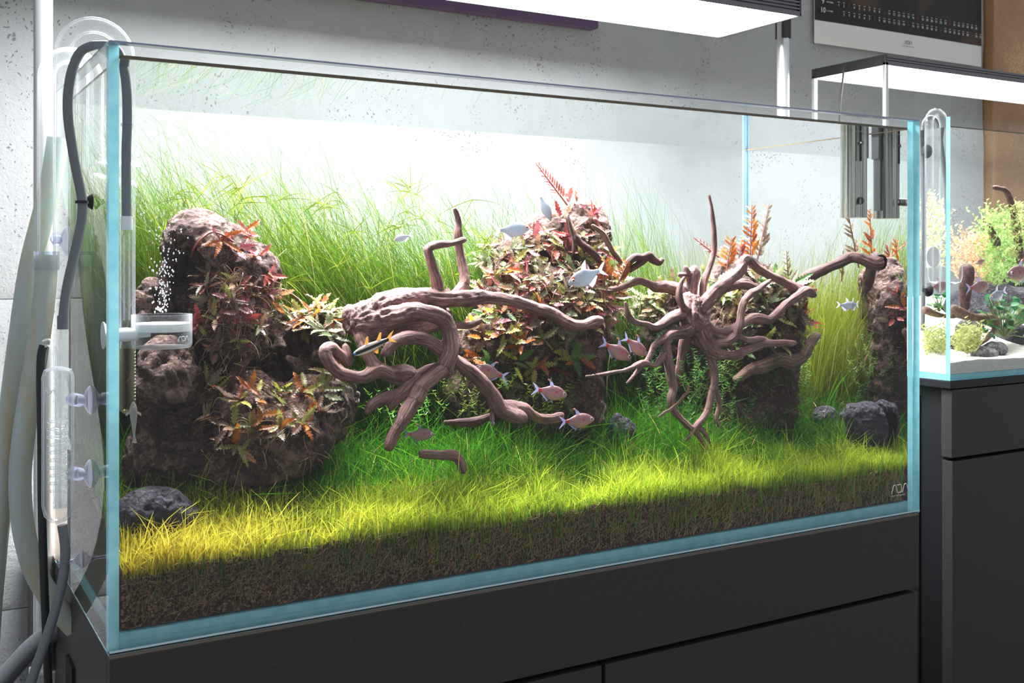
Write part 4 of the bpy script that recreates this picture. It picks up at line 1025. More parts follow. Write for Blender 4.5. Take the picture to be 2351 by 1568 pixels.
# ================================================================== GRASS
def region_noise(X, Y, s, o=0):
    return fbm(np.stack([X + o, Y, 0 * X], 1), s, 3)
def carpet(name, label, n, ylo, yhi, hmin, hmax, seed, wid=.0010, expo=1.0):
    r = np.random.default_rng(seed)
    X = r.uniform(T + .004, L - T - .004, n); Y = ylo + (yhi - ylo) * r.random(n) ** expo
    s = np.clip((Y - .012) / .30, 0, 1)
    hh_ = (hmin + (hmax - hmin) * np.clip(s * 1.5, 0, 1)) * r.uniform(.45, 1.2, n) * (1 + .55 * region_noise(X, Y, 17))
    tall = r.random(n) < .06; hh_[tall] *= r.uniform(1.3, 1.9, tall.sum())
    a = r.uniform(0, 2 * math.pi, n); lean = np.abs(r.normal(0, .55, n)) * hh_
    dx, dy = np.cos(a) * lean, np.sin(a) * lean
    k = 5; u = np.linspace(0, 1, k)[None]
    px = X[:, None] + dx[:, None] * u ** 1.8; py = Y[:, None] + dy[:, None] * u ** 1.8; pz = soil_h(X, Y)[:, None] - .002 + hh_[:, None] * (u - .22 * u ** 2 * (lean / hh_)[:, None])
    px = np.clip(px, T + .0015, L - T - .0015); py = np.clip(py, T + .0012, D - T - .002)
    P = np.stack([px, py, pz], -1)
    yel = np.clip(1.04 - s * 3.6 + .65 * region_noise(X, Y, 13, 3) + .45 * np.clip((.36 - X) / .36, 0, 1) * (1 - s) + r.normal(0, .20, n), 0, 1)[:, None]  # front blades paler: real yellowing plus the brighter front light painted in
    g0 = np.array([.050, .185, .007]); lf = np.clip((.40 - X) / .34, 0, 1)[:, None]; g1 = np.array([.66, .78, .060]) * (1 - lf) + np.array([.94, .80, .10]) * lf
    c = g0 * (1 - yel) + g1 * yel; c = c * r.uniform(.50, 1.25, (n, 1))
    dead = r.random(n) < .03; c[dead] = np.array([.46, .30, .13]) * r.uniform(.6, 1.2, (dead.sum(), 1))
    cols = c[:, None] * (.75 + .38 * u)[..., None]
    v, f, cc = ribbons(P, wid * r.uniform(.6, 1.4, n), cols)
    return tag(obj(name, mesh_np(name, v, f, [M['blade']], col=cc)), label, 'grass', kind='stuff')
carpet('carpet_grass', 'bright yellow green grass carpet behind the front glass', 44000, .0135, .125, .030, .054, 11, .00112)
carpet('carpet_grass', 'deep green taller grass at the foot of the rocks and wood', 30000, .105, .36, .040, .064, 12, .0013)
# long background stems
def back_grass():
    r = np.random.default_rng(21); parts = []
    spec = [  # x range, count, dense height, lean, yellow
        (.016, .16, 4200, .36, -.02, .25), (.10, .45, 8200, .40, -.10, .20), (.40, .66, 5600, .36, -.11, .15), (.60, .82, 3600, .36, -.09, .1), (.76, .97, 3400, .35, -.05, .22), (.02, .50, 5200, .25, -.05, .05), (.45, .84, 3800, .25, -.05, .05),
        (.88, 1.06, 1900, .25, -.03, .5), (1.00, 1.158, 3200, .27, -.03, .75)]
    for x0, x1, n, hgt, lean, yel in spec:
        X = r.uniform(x0, x1, n); Y = r.uniform(.265, .358, n)
        if x0 >= 1: Y = r.uniform(.20, .358, n)
        hh_ = hgt * np.clip(r.normal(.72, .24, n), .22, 1.35)
        k = 9; u = np.linspace(0, 1, k)[None]
        ln = lean * r.normal(1, .55, n) * hh_ / .34; cv = r.normal(0, .035, n)
        px = X[:, None] + ln[:, None] * u ** 1.7 + cv[:, None] * np.sin(u * math.pi)
        py = Y[:, None] + (r.normal(-.010, .022, n))[:, None] * u ** 1.5
        pz = soil_h(X, Y)[:, None] + hh_[:, None] * (u - .10 * u ** 2.5)
        over = np.maximum(pz - (wz - .006), 0); pz = pz - over; px = px - over * .9
        P = np.stack([np.clip(px, T + .002, L - T - .002), np.clip(py, T + .003, D - T - .002), pz], -1)
        g = np.array([.024, .080, .003]) * (1 - yel) + np.array([.17, .19, .012]) * yel
        c = g * r.uniform(.65, 1.35, (n, 1)); w = r.random(n) < .05; c[w] = np.array([.36, .30, .12])
        cols = c[:, None] * (.85 + .35 * u)[..., None]
        parts.append(ribbons(P, r.uniform(.00065, .00115, n), cols))
    # star shaped plantlets on drifting stems
    S = []
    for _ in range(75):
        px_ = r.uniform(330, 1130); py_ = r.uniform(430, 680) if px_ > 560 else r.uniform(400, 560)
        c0 = PY(px_, py_, r.uniform(.22, .30)); m = r.integers(6, 11)
        for _k in range(m):
            d = r.normal(0, 1, 3); d[1] *= .5; d /= np.linalg.norm(d); ll = r.uniform(.018, .060)
            u = np.linspace(0, 1, 9)[:, None]; S.append(c0 + d * ll * u + np.array([0, 0, -.010]) * u ** 2)
    S = np.array(S); S[..., 1] = np.clip(S[..., 1], .05, D - T - .003)
    cs = np.array([.11, .15, .010]) * r.uniform(.7, 1.2, (len(S), 1)); parts.append(ribbons(S, r.uniform(.0008, .0013, len(S)), cs))
    v, f, c = merge(parts)
    return tag(obj('tall_grass', mesh_np('tall_grass', v, f, [M['blade']], col=c)), 'tall fine green grass stems swaying along the back of the tank', 'grass', kind='stuff')
back_grass()
# blades and pale roots pressed against the front glass in the soil
def glass_roots():
    r = np.random.default_rng(31); parts = []
    n = 1500; X = r.uniform(T + .01, L - T - .01, n); top = soil_h(X, np.full(n, .014)); z0 = top - r.random(n) ** 1.5 * (top - .022)
    k = 7; u = np.linspace(0, 1, k)[None]; a = r.normal(-1.57, .9, n); ll = r.uniform(.006, .026, n)
    px = X[:, None] + np.cos(a)[:, None] * ll[:, None] * u + (r.normal(0, .004, n))[:, None] * np.sin(u * 5); pz = z0[:, None] + np.sin(a)[:, None] * ll[:, None] * u + (r.normal(0, .003, n))[:, None] * np.sin(u * 4)
    P = np.stack([np.clip(px, T + .002, L - T - .002), np.full_like(px, T + .0009), np.clip(pz, .019, .09)], -1)
    c = np.array([.80, .60, .32]) * r.uniform(.4, 1.1, (n, 1)); parts.append(ribbons(P, r.uniform(.0006, .0013, n), c, False, np.full(n, 0.)))
    n = 1000; X = r.uniform(T + .01, L - T - .01, n); top = soil_h(X, np.full(n, .014)); z0 = top - r.random(n) ** 1.3 * .050
    ll = r.uniform(.014, .045, n); dx = r.normal(0, .006, n)
    px = X[:, None] + dx[:, None] * u ** 1.5; pz = np.clip(z0, .020, 1)[:, None] + ll[:, None] * u
    P = np.stack([np.clip(px, T + .002, L - T - .002), np.full_like(px, T + .0011), pz], -1)
    c = np.array([.28, .48, .07]) * r.uniform(.4, 1.6, (n, 1)); parts.append(ribbons(P, r.uniform(.0010, .0018, n), c, True, np.full(n, 0.)))
    v, f, c = merge(parts)
    return tag(obj('roots', mesh_np('roots', v, f, [M['thread']], col=c)), 'pale roots and sunken grass blades in the soil against the front glass', 'roots', kind='stuff')
glass_roots()
# fine leafy undergrowth and fibrous threads on the rocks
def undergrowth():
    r = np.random.default_rng(41); parts = []
    boxes = [((1010, 1340), (890, 985), 60, .12, .19, (.12, .16, .03)), ((1480, 1860), (850, 1010), 170, .11, .19, (.06, .14, .025)), ((1380, 1560), (760, 900), 25, .20, .24, (.02, .08, .02)), ((760, 1000), (930, 1010), 25, .13, .2, (.08, .2, .03)), ((1560, 1700), (770, 900), 30, .18, .22, (.02, .09, .03)), ((1640, 1860), (820, 900), 90, .13, .17, (.14, .22, .05))]  # greens set darker in the hollows to paint in their shade
    for (a0, a1), (b0, b1), n, y0_, y1_, col in boxes:
        for _ in range(n):
            base = PY(r.uniform(a0, a1), r.uniform(b0, b1), r.uniform(y0_, y1_)); ln = r.uniform(.018, .050)
            d = np.array([r.normal(0, .45), r.normal(-.1, .3), 1.]); d /= np.linalg.norm(d); u = np.linspace(0, 1, 4)[:, None]
            S = [base + d * ln * u]; m = int(ln / .0045)
            for j in range(1, m):
                c0 = base + d * ln * j / m
                for q in range(2):
                    an = j * 1.6 + q * math.pi + r.normal(0, .5); dd = np.array([math.cos(an), math.sin(an), r.uniform(-.1, .8)]) * r.uniform(.004, .0075)
                    S.append(c0 + dd * u)
            S = np.array(S); S[..., 0] = np.clip(S[..., 0], .02, 1.158); cc = np.array(col) * r.uniform(.5, 1.5, (len(S), 1)); w = np.full(len(S), .0016); w[0] = .0007
            parts.append(ribbons(S, w, cc))
    v, f, c = merge(parts)
    tag(obj('undergrowth', mesh_np('undergrowth', v, f, [M['blade']], col=c)), 'fine dark green leafy undergrowth at the feet of rocks and root', 'undergrowth', kind='stuff')
    S = []; C3 = []
    for (a0, a1), (b0, b1), n in (((475, 640), (620, 860), 220), ((1110, 1400), (540, 760), 330), ((1640, 1860), (660, 900), 300), ((460, 800), (870, 1060), 200), ((1160, 1280), (690, 740), 60), ((1400, 1550), (640, 720), 90)):
        for _ in range(n):
            p, nn = hit(r.uniform(a0, a1), r.uniform(b0, b1)); p = np.array(p) + np.array(nn) * .002
            d = r.normal(0, 1, 3) * np.array([1, .5, .7]); d /= np.linalg.norm(d); ll = r.uniform(.008, .028); u = np.linspace(0, 1, 7)[:, None]
            S.append(p + d * ll * u + np.array(nn) * .006 * np.sin(u * math.pi) + np.array([0, 0, -.012]) * u ** 2)
            C3.append(np.array([[.22, .12, .07], [.32, .21, .11], [.20, .15, .06], [.24, .06, .045]][r.integers(4)]) * r.uniform(.5, 1.3))
    S = np.array(S); S[..., 0] = np.clip(S[..., 0], .016, 1.16); S[..., 1] = np.clip(S[..., 1], .02, .365)
    v, f, c = ribbons(S, r.uniform(.0006, .0012, len(S)), np.array(C3), False)
    tag(obj('root_fibres', mesh_np('root_fibres', v, f, [M['thread']], col=c)), 'tangled brown and red root fibres clinging to the lava rocks', 'roots', kind='stuff')
undergrowth()

# ================================================================== LEAFY PLANTS ON THE ROCKS
def leaf_mesh(name, mat, wid, lobes, depth, curl, stations=None):
    n = stations or lobes * 3 + 1; V = []; Fc = []
    for i in range(n + 1):
        t = i / n; tt = max(0, (t - .10) / .90)
        w = wid * (math.sin(math.pi * min(1, tt ** .75)) ** .75 if 0 < tt < 1 else 0) + .008
        if 0 < tt < 1 and i % 3 == 0: w *= (1 - depth)
        z = -curl * t * t + .03 * math.sin(t * 9); y = t * (1 - .25 * curl * t)
        sw = .022 if i % 3 else -.004
        V += [(-w, y + sw, z + .20 * w), (0, y, z), (w, y + sw, z + .20 * w)]
    for i in range(n):
        o = i * 3; Fc += [(o, o + 1, o + 4, o + 3), (o + 1, o + 2, o + 5, o + 4)]
    me = mesh_np(name, V, Fc, [mat]); return me
LM = {}
for c in LEAF:
    LM[c] = [leaf_mesh('leaf_' + c, LEAF[c], .140, 7, .52, .28), leaf_mesh('leaf_' + c, LEAF[c], .115, 8, .50, .50), leaf_mesh('leaf_' + c, LEAF[c], .155, 6, .42, .12), leaf_mesh('leaf_' + c, LEAF[c], .13, 4, .25, .40)]
def orient(d, nrm, s):
    y = Vector(d).normalized(); z = Vector(nrm); z = (z - y * z.dot(y))
    z = z.normalized() if z.length > 1e-5 else y.orthogonal().normalized(); x = y.cross(z)
    return Matrix(((x.x, y.x, z.x, 0), (x.y, y.y, z.y, 0), (x.z, y.z, z.z, 0), (0, 0, 0, 1))) @ Matrix.Scale(s, 4)
def add_leaf(par, loc, d, nrm, s, colour, shape=None):
    me = LM[colour][random.randrange(3) if shape is None else shape]
    o = bpy.data.objects.new('leaf', me); COL.objects.link(o); o.parent = par; o.matrix_parent_inverse = par.matrix_basis.inverted()
    o.matrix_basis = Matrix.Translation(loc) @ orient(d, nrm, s); return o
def clampv(p, m=.02):
    return Vector((min(max(p[0], T + m), L - T - m), min(max(p[1], T + m * .6), D - T - .008), min(p[2], wz - .01)))
def plant(name, px, py, n, lpx, pal, label, group=None, Y=.20, spread=(.5, 1.35), up=.75, stem=0, side=0):
    p, nn = hit(px, py, Y); p = clampv(p + nn * .001, .03); k = pxm(p); ax = (nn * .55 + Vector((side, -.25, up))).normalized()
    e_ = empty(name, p, label, 'plant', group)
    a0 = random.uniform(0, 6.28); b1_ = ax.orthogonal().normalized(); b2_ = ax.cross(b1_)
    top = p + ax * (stem * k)
    sm = MB(); sm.tube([p - ax * .004, p + ax * (.5 * stem * k + .001), top + ax * .002], [.0014, .0012, .0010], 6)
    obj('stem', sm.mesh('stem', M['stem'] if random.random() < .7 else M['stem_green']), e_)
    for i in range(n):
        a = a0 + i * 2.4 + random.uniform(-.3, .3); el = random.uniform(*spread)
        d = ax * math.cos(el) + (b1_ * math.cos(a) + b2_ * math.sin(a)) * math.sin(el)
        t = random.random(); loc = p + ax * (stem * k * t) + (b1_ * random.gauss(0, 1) + b2_ * random.gauss(0, 1)) * (6 * k) + ax * (random.uniform(0, 6) * k)
        d = (d + Vector((random.gauss(0, .35), random.gauss(0, .3), random.gauss(.1, .35)))).normalized()
        s = lpx * k * random.uniform(.7, 1.2)
        end = loc + d * s
        if not (T + .004 < end.x < L - T - .004) or end.y < T + .004: d = Vector((d.x * -1 if not (T + .004 < end.x < L - T - .004) else d.x, abs(d.y), d.z))
        add_leaf(e_, loc, d, ax, s, random.choice(pal))
    return e_
ORD = ['first', 'second', 'third', 'fourth', 'fifth', 'sixth', 'seventh', 'eighth', 'ninth', 'tenth', 'eleventh', 'twelfth', 'thirteenth', 'fourteenth', 'fifteenth', 'sixteenth', 'seventeenth', 'eighteenth', 'nineteenth', 'twentieth']
CNAME = {'red': 'red', 'pink': 'pink', 'orange': 'orange', 'brown': 'bronze', 'tan': 'tan', 'olive': 'olive', 'green': 'green', 'pale': 'pale green', 'gold': 'golden green'}
def cluster(name, where, group, pts, n, lpx, pal, **kw):
    """plants counted along one place; each is told apart by its two leaf colours and its turn in the row"""
    for i, (x, y) in enumerate(sorted(pts)):
        two = random.sample(sorted(set(pal)), 2); mine = two * 2 + random.sample(pal, 2)
        plant(name, x + random.uniform(-4, 4), y + random.uniform(-4, 4), n + random.randint(-1, 2), lpx, mine,
              '%s and %s plant %s' % (CNAME[two[0]], CNAME[two[1]], where % ORD[i]), group, **kw)
# tall pointed rock
cluster('red_plant', 'near the peak of the pointed rock, %s from the corner glass', 'red plants on the pointed rock', [(505, 560), (548, 575), (585, 600), (560, 545)], 7, 48, ['red', 'pink', 'red', 'orange'], up=.3)
cluster('bronze_plant', 'on the column of the pointed rock, %s from the diffuser', 'bronze plants on the rock column', [(488, 690), (478, 660), (520, 690), (565, 680), (610, 665), (455, 745), (500, 735), (550, 735), (595, 715), (430, 780), (480, 640), (640, 690), (525, 655), (548, 712), (582, 745), (545, 785), (495, 800), (618, 640), (575, 650)], 9, 42, ['brown', 'tan', 'red', 'brown', 'tan', 'pink', 'olive'], up=.35)
cluster('bushy_plant', 'beside the thick driftwood end, %s from the pointed rock', 'bushy plants by the driftwood end', [(690, 700), (718, 725), (745, 715), (700, 755), (735, 760), (765, 740), (675, 735), (755, 775)], 9, 60, ['pale', 'olive', 'orange', 'tan', 'pale'], up=.9, Y=.17)
cluster('olive_plant', 'on the pointed rock ledge, %s from the corner glass', 'olive plants on the lower ledge', [(470, 890), (505, 905), (540, 925), (585, 915), (490, 960), (535, 980), (600, 955), (635, 905), (660, 935), (700, 900), (740, 905), (650, 985), (690, 975), (735, 950), (585, 1000), (540, 1015), (770, 870)], 8, 56, ['olive', 'brown', 'tan', 'olive', 'orange', 'gold', 'brown'], up=.45)
# flat-topped rock
for r_, y in enumerate(range(545, 770, 30)):
    cluster('bronze_plant', 'of flat-topped rock, row ' + ['one', 'two', 'three', 'four', 'five', 'six', 'seven', 'eight'][r_] + ', %s from twigs', 'dense growth on the flat-topped rock',
            [(x + (17 if r_ % 2 else 0), y) for x in range(1115, 1400, 36) if not (y < 560 and x < 1190)], 8, 44, ['brown', 'tan', 'pink', 'tan', 'brown', 'pale', 'olive', 'red'] + (['orange'] if r_ % 3 == 0 else []), up=.45)
pts = [(1080, 760), (1120, 780), (1160, 770), (1200, 790), (1240, 780), (1280, 790), (1090, 820), (1130, 840), (1180, 830), (1225, 840), (1270, 840), (1310, 820), (1150, 870), (1210, 880), (1110, 720), (1160, 730)]
cluster('green_plant', 'shaded below the flat-topped rock, %s from hooked branch', 'shaded plants below the flat-topped rock', pts, 8, 50, ['olive', 'green', 'brown', 'olive', 'orange', 'green', 'gold'], up=.6)
for (x, y, hpx, colr, lab) in ((1240, 745, 85, 'orange', 'orange and green upright leaf spray in front of the flat-topped rock'), (1262, 850, 62, 'orange', 'small orange fern-like leaf spray above the swimming pink fish')):
    e_ = plant('leaf_spray', x, y, 5, hpx, [colr, 'gold', colr], lab, up=1.2, spread=(.0, .35), Y=.17)
cluster('crown_plant', 'crowning the flat-topped rock, %s from the upright twigs', 'pink rosettes on the rock top', [(1290, 478), (1320, 470), (1350, 475), (1375, 478)], 8, 46, ['pink', 'red', 'pink', 'tan', 'brown'], up=1.0)
# between the rocks, and on the overgrown rock
cluster('bronze_plant', 'between flat-topped rock and root, %s from the rock', 'plants between rock and root', [(1405, 640), (1430, 650), (1460, 680), (1490, 690), (1410, 690), (1440, 715), (1520, 690), (1390, 715), (1475, 640), (1535, 655), (1505, 720)], 8, 50, ['brown', 'tan', 'orange', 'olive', 'brown', 'pale'], up=.6, Y=.21)
cluster('green_plant', 'on the overgrown rock, %s from the root centre', 'plants on the overgrown rock', [(1660, 690), (1690, 700), (1725, 700), (1760, 700), (1800, 690), (1670, 730), (1710, 745), (1750, 740), (1790, 735), (1825, 720), (1700, 790), (1745, 790), (1790, 790), (1830, 770), (1650, 650), (1740, 650), (1780, 655), (1820, 660)], 8, 50, ['green', 'olive', 'pale', 'brown', 'green', 'olive', 'tan'], up=.5)
cluster('orange_plant', 'on the overgrown rock edge, %s towards the end glass', 'orange plants on the rock edge', [(1845, 715), (1848, 745), (1838, 690)], 6, 40, ['orange', 'red', 'tan'], up=.5, side=.5)
def spear(px, py, tx, ty, Y, colour, label, n=11, lp=38):
    a = Vector(PY(px, py, Y)); b = Vector(PY(tx, ty, Y)); e_ = empty('spear_plant', a, label, 'plant'); ax = (b - a)
    obj('stem', MB().tube([a + ax * t for t in np.linspace(-.12, 1, 6)], [.0013, .0013, .0012, .001, .0008, .0005], 6).mesh('stem', M['stem']), e_)
    k = pxm(a); sd = Vector(RIGHT)
    for i in range(n):
        t = .08 + .9 * i / n; s = lp * k * (1.1 - .65 * t)
        for sg in (-1, 1):
            dd = (ax.normalized() * .9 + sd * sg * .75 + Vector(FWD) * random.uniform(-.5, .5)).normalized()
            add_leaf(e_, a + ax * t, dd, Vector((0, -1, .3)), s, colour, 3)
    return e_
spear(1722, 600, 1727, 470, .205, 'orange', 'tall orange spear-shaped plant above the overgrown rock')
spear(1296, 462, 1230, 374, .255, 'red', 'long red feathery plant arching above the flat-topped rock', 12, 24)
spear(1738, 600, 1766, 468, .215, 'tan', 'tall pale pink spear-shaped plant leaning beside the orange one')
spear(1668, 625, 1680, 545, .195, 'orange', 'short orange spear plant beside the upright black twig', 8)
spear(1690, 640, 1702, 560, .195, 'red', 'short red spear plant under the arching root branch', 8)
spear(1650, 590, 1592, 545, .215, 'pink', 'thin pink spear plant leaning across the upright black twig', 7, 18)
spear(1810, 640, 1806, 575, .20, 'olive', 'single olive spear plant behind the arching root branch', 7, 20)
spear(1385, 650, 1389, 595, .165, 'orange', 'bright orange spear plant beside the pale leaning twig', 8)
spear(1420, 650, 1442, 600, .165, 'orange', 'leaning orange spear plant below the gnarled branch end', 7)
# long red runners on the pointed rock
rn = [[(600, 668), (640, 680), (680, 672), (720, 655)], [(430, 585), (455, 560), (482, 540), (505, 545), (530, 560)], [(500, 700), (515, 660), (560, 650), (590, 662)]]
for i, q in enumerate(rn):
    P_ = [np.array(hit(x, y)[0]) + np.array(hit(x, y)[1]) * .006 for x, y in q]
    tag(obj('red_runner', MB().tube(smooth_path(P_, 5), .0013, 7).mesh('red_runner', M['stem'], True)), ['red runner stem reaching across the dark hollow of the pointed rock', 'curved red runner stem near the peak of the pointed rock', 'red runner stem bending over the rock column roots'][i], 'stem')

# ================================================================== FISH
def fish_mat(name, back, side, belly, spot=None, stripe=None, rough=.28):
    m, nt, out = newmat(name)
    co = coords(nt); sep = N(nt, 'SeparateXYZ'); nt.links.new(co, sep.inputs[0])
    mr = N(nt, 'MapRange'); mr.inputs['From Min'].default_value = -.22; mr.inputs['From Max'].default_value = .22; nt.links.new(sep.outputs[2], mr.inputs['Value'])
    c = ramp(nt, mr.outputs[0], [(.12, belly), (.5, side), (.9, back)])
    n = noise(nt, 30, 3, .6, co)
    mx = N(nt, 'MixRGB', blend_type='MULTIPLY'); mx.inputs[0].default_value = .5; nt.links.new(c, mx.inputs[1])
    nt.links.new(ramp(nt, n, [(.3, (.6, .6, .6)), (.7, (1, 1, 1))]), mx.inputs[2]); col = mx.outputs[0]
    def blob(cx, cz, r, colr, col, sx=1):
        mp = N(nt, 'Mapping'); mp.inputs['Location'].default_value = (-cx * sx, 0, -cz); mp.inputs['Scale'].default_value = (sx, 0, 1); nt.links.new(co, mp.inputs[0])
        ln = N(nt, 'VectorMath', operation='LENGTH'); nt.links.new(mp.outputs[0], ln.inputs[0])
        mq = N(nt, 'MapRange'); mq.inputs['From Min'].default_value = r * 1.25; mq.inputs['From Max'].default_value = r * .7; nt.links.new(ln.outputs['Value'], mq.inputs['Value'])
        mm = N(nt, 'MixRGB'); nt.links.new(mq.outputs[0], mm.inputs[0]); nt.links.new(col, mm.inputs[1]); mm.inputs[2].default_value = rgba(colr); return mm.outputs[0]
    for sp in (spot or []): col = blob(*sp, col)
    if stripe:
        cz, r, colr = stripe; col = blob(0, cz, r, colr, col, .02)
    p = pbsdf(nt, None, None, rough, .08, .6, col, bump(nt, noise(nt, 60, 2, .5, co), .2, .01))
    tl = N(nt, 'BsdfTranslucent'); nt.links.new(col, tl.inputs[0])
    nt.links.new(mix2(nt, .38, p.outputs[0], tl.outputs[0]), out.inputs[0]); return m
def fin_mat(name, col, clear=.45):
    m, nt, out = newmat(name)
    d = N(nt, 'BsdfDiffuse'); d.inputs[0].default_value = rgba(col); t = N(nt, 'BsdfTransparent'); tl = N(nt, 'BsdfTranslucent'); tl.inputs[0].default_value = rgba(col)
    nt.links.new(mix2(nt, clear, mix2(nt, .5, d.outputs[0], tl.outputs[0]), t.outputs[0]), out.inputs[0]); return m
FM = {'pink': fish_mat('pink_fish_skin', (.30, .15, .16), (.46, .27, .29), (.56, .42, .30), [(.10, .03, .035, (.55, .05, .06)), (-.36, .0, .05, (.60, .06, .05))]),
      'silver': fish_mat('silver_fish_skin', (.34, .36, .42), (.50, .54, .60), (.70, .74, .78), [(.36, .075, .05, (.6, .12, .08))], rough=.18),
      'stripe': fish_mat('striped_fish_skin', (.50, .32, .14), (.72, .68, .66), (.66, .66, .62), None, (.0, .038, (.015, .012, .014))),
      'algae': fish_mat('grey_fish_skin', (.30, .26, .22), (.52, .48, .44), (.7, .66, .62), None, None)}
FINM = {'pink': fin_mat('bluish_fin', (.36, .34, .55), .35), 'silver': fin_mat('pale_fin', (.70, .67, .80), .35), 'stripe': fin_mat('amber_fin', (.62, .34, .08), .2), 'algae': fin_mat('grey_fin', (.5, .46, .42), .5)}
FM['dorsal'] = simple('white_red_fin_tip', (.85, .30, .20), .5); FM['black'] = simple('black_pupil', (.005, .005, .005), .15)
FM['iris'] = simple('silver_iris', (.80, .74, .66), .2); FM['iris_blue'] = simple('blue_iris', (.10, .45, .80), .2); FM['blackfin'] = simple('black_fin_mark', (.02, .015, .02), .5); FM['whitetip'] = simple('white_fin_tip', (.9, .88, .88), .5)
def body_mesh(name, prof, mat, thick):
    """prof: x, centre z, half height; body length 1, head at +x"""
    P = smooth_path(prof, 5); V = []; Fc = []; s = 14
    for x, cz, hh_ in P:
        hh_ = max(hh_, .004)
        w = hh_ * thick * (1.0 if x > -.2 else .8)
        for k in range(s):
            a = 2 * math.pi * k / s; V.append((x, w * math.cos(a), cz + hh_ * math.sin(a)))
    n = len(P)
    for i in range(n - 1):
        for k in range(s): Fc.append((i * s + k, (i + 1) * s + k, (i + 1) * s + (k + 1) % s, i * s + (k + 1) % s))
    Fc.append(tuple(range(s))); Fc.append(tuple((n - 1) * s + k for k in range(s))[::-1])
    return mesh_np(name, V, Fc, [mat], smooth=True)
def fin_mesh(name, poly, mat, th=.006):
    n = len(poly); V = [(x, -th, z) for x, z in poly] + [(x, th, z) for x, z in poly]
    Fc = [tuple(range(n)), tuple(range(n, 2 * n))[::-1]] + [(i, n + i, n + (i + 1) % n, (i + 1) % n) for i in range(n)]
    return mesh_np(name, V, Fc, [mat])
def eye_meshes(x, z, y, r, iris):
    a = MB(); b = MB()
    return [(MB().lathe([(0, -r * .35), (r, -r * .1), (r, r * .1), (r * .6, r * .4), (0, r * .5)], (x, s * y, z), 14, 'y').mesh('eye', iris, True),
             MB().lathe([(0, r * .3 * 0), (r * .52, r * .1), (r * .5, r * .62), (0, r * .66)] if s > 0 else [(0, -r * .66), (r * .5, -r * .62), (r * .52, -r * .1), (0, 0)], (x, s * y, z), 12, 'y').mesh('pupil', FM['black'], True)) for s in (1, -1)]
tetra = [(.50, -.01, .006), (.47, -.005, .045), (.40, .005, .085), (.28, .008, .150), (.12, .0, .195), (-.04, -.005, .185), (-.18, .002, .125), (-.30, .010, .070), (-.38, .012, .050), (-.42, .012, .046)]
slim = [(.50, 0, .006), (.46, 0, .035), (.36, .0, .072), (.20, .0, .098), (.02, .0, .100), (-.16, .002, .082), (-.30, .004, .058), (-.40, .004, .044), (-.44, .004, .040)]
cat_ = [(.50, 0, .02), (.42, 0, .065), (.28, .0, .095), (.10, .0, .085), (-.10, .0, .055), (-.30, .0, .032), (-.44, .0, .024)]
SPEC = {}
def tail(h, l): return [(-.40, .04), (-.52, h * .75), (-.42 - l, h), (-.40 - l * .45, .01), (-.42 - l, -h * .95), (-.52, -h * .6), (-.40, -.02)]
SPEC['pink'] = dict(body=body_mesh('pink_body', tetra, FM['pink'], .42), fins=[
    ('tail_fin', fin_mesh('tail_fin', tail(.17, .20), FINM['pink'])), ('dorsal_fin', fin_mesh('dorsal_fin', [(.06, .17), (-.02, .26), (-.12, .335), (-.17, .325), (-.10, .26), (-.08, .18)], FINM['pink'])),
    ('fin_tip', fin_mesh('fin_tip', [(-.055, .285), (-.12, .34), (-.185, .335), (-.175, .305), (-.115, .305)], FM['dorsal'], .008)),
    ('anal_fin', fin_mesh('anal_fin', [(-.04, -.17), (-.10, -.25), (-.20, -.17), (-.32, -.07), (-.30, -.05)], FINM['pink'])), ('pelvic_fin', fin_mesh('pelvic_fin', [(.10, -.18), (.04, -.265), (.0, -.245), (.05, -.18)], FINM['pink']))],
    eyes=eye_meshes(.375, .025, .046, .042, FM['iris']))
SPEC['silver'] = dict(body=body_mesh('silver_body', tetra, FM['silver'], .38), fins=[
    ('tail_fin', fin_mesh('tail_fin', tail(.18, .22), FINM['silver'])), ('dorsal_fin', fin_mesh('dorsal_fin', [(.08, .17), (.0, .30), (-.12, .38), (-.09, .24), (-.08, .165)], FINM['silver'])),
    ('anal_fin', fin_mesh('anal_fin', [(-.02, -.17), (-.12, -.30), (-.22, -.24), (-.34, -.09), (-.30, -.05)], FINM['silver'])), ('pelvic_fin', fin_mesh('pelvic_fin', [(.10, -.18), (.02, -.28), (-.02, -.25), (.05, -.18)], FINM['silver']))],
    eyes=eye_meshes(.375, .03, .044, .042, FM['iris']))
SPEC['stripe'] = dict(body=body_mesh('striped_body', slim, FM['stripe'], .55), fins=[
    ('tail_fin', fin_mesh('tail_fin', tail(.15, .20), FINM['stripe'])), ('dorsal_fin', fin_mesh('dorsal_fin', [(.16, .085), (.06, .24), (.01, .25), (.05, .09)], FINM['stripe'])),
    ('adipose_fin', fin_mesh('adipose_fin', [(-.14, .075), (-.28, .22), (-.33, .22), (-.26, .065)], FINM['stripe'])), ('anal_fin', fin_mesh('anal_fin', [(.02, -.09), (-.06, -.20), (-.10, -.19), (-.16, -.08)], FINM['stripe']))],
    eyes=eye_meshes(.44, .0, .020, .030, FM['iris_blue']))
SPEC['algae'] = dict(body=body_mesh('grey_body', cat_, FM['algae'], 1.0), fins=[
    ('tail_fin', fin_mesh('tail_fin', tail(.08, .12), FINM['algae'])), ('pectoral_fin', fin_mesh('pectoral_fin', [(.28, .08), (.20, .20), (.14, .19), (.22, .07)], FINM['algae'])), ('pectoral_fin', fin_mesh('pectoral_fin', [(.28, -.08), (.20, -.20), (.14, -.19), (.22, -.07)], FINM['algae']))],
    eyes=eye_meshes(.36, .03, .075, .024, FM['iris']))
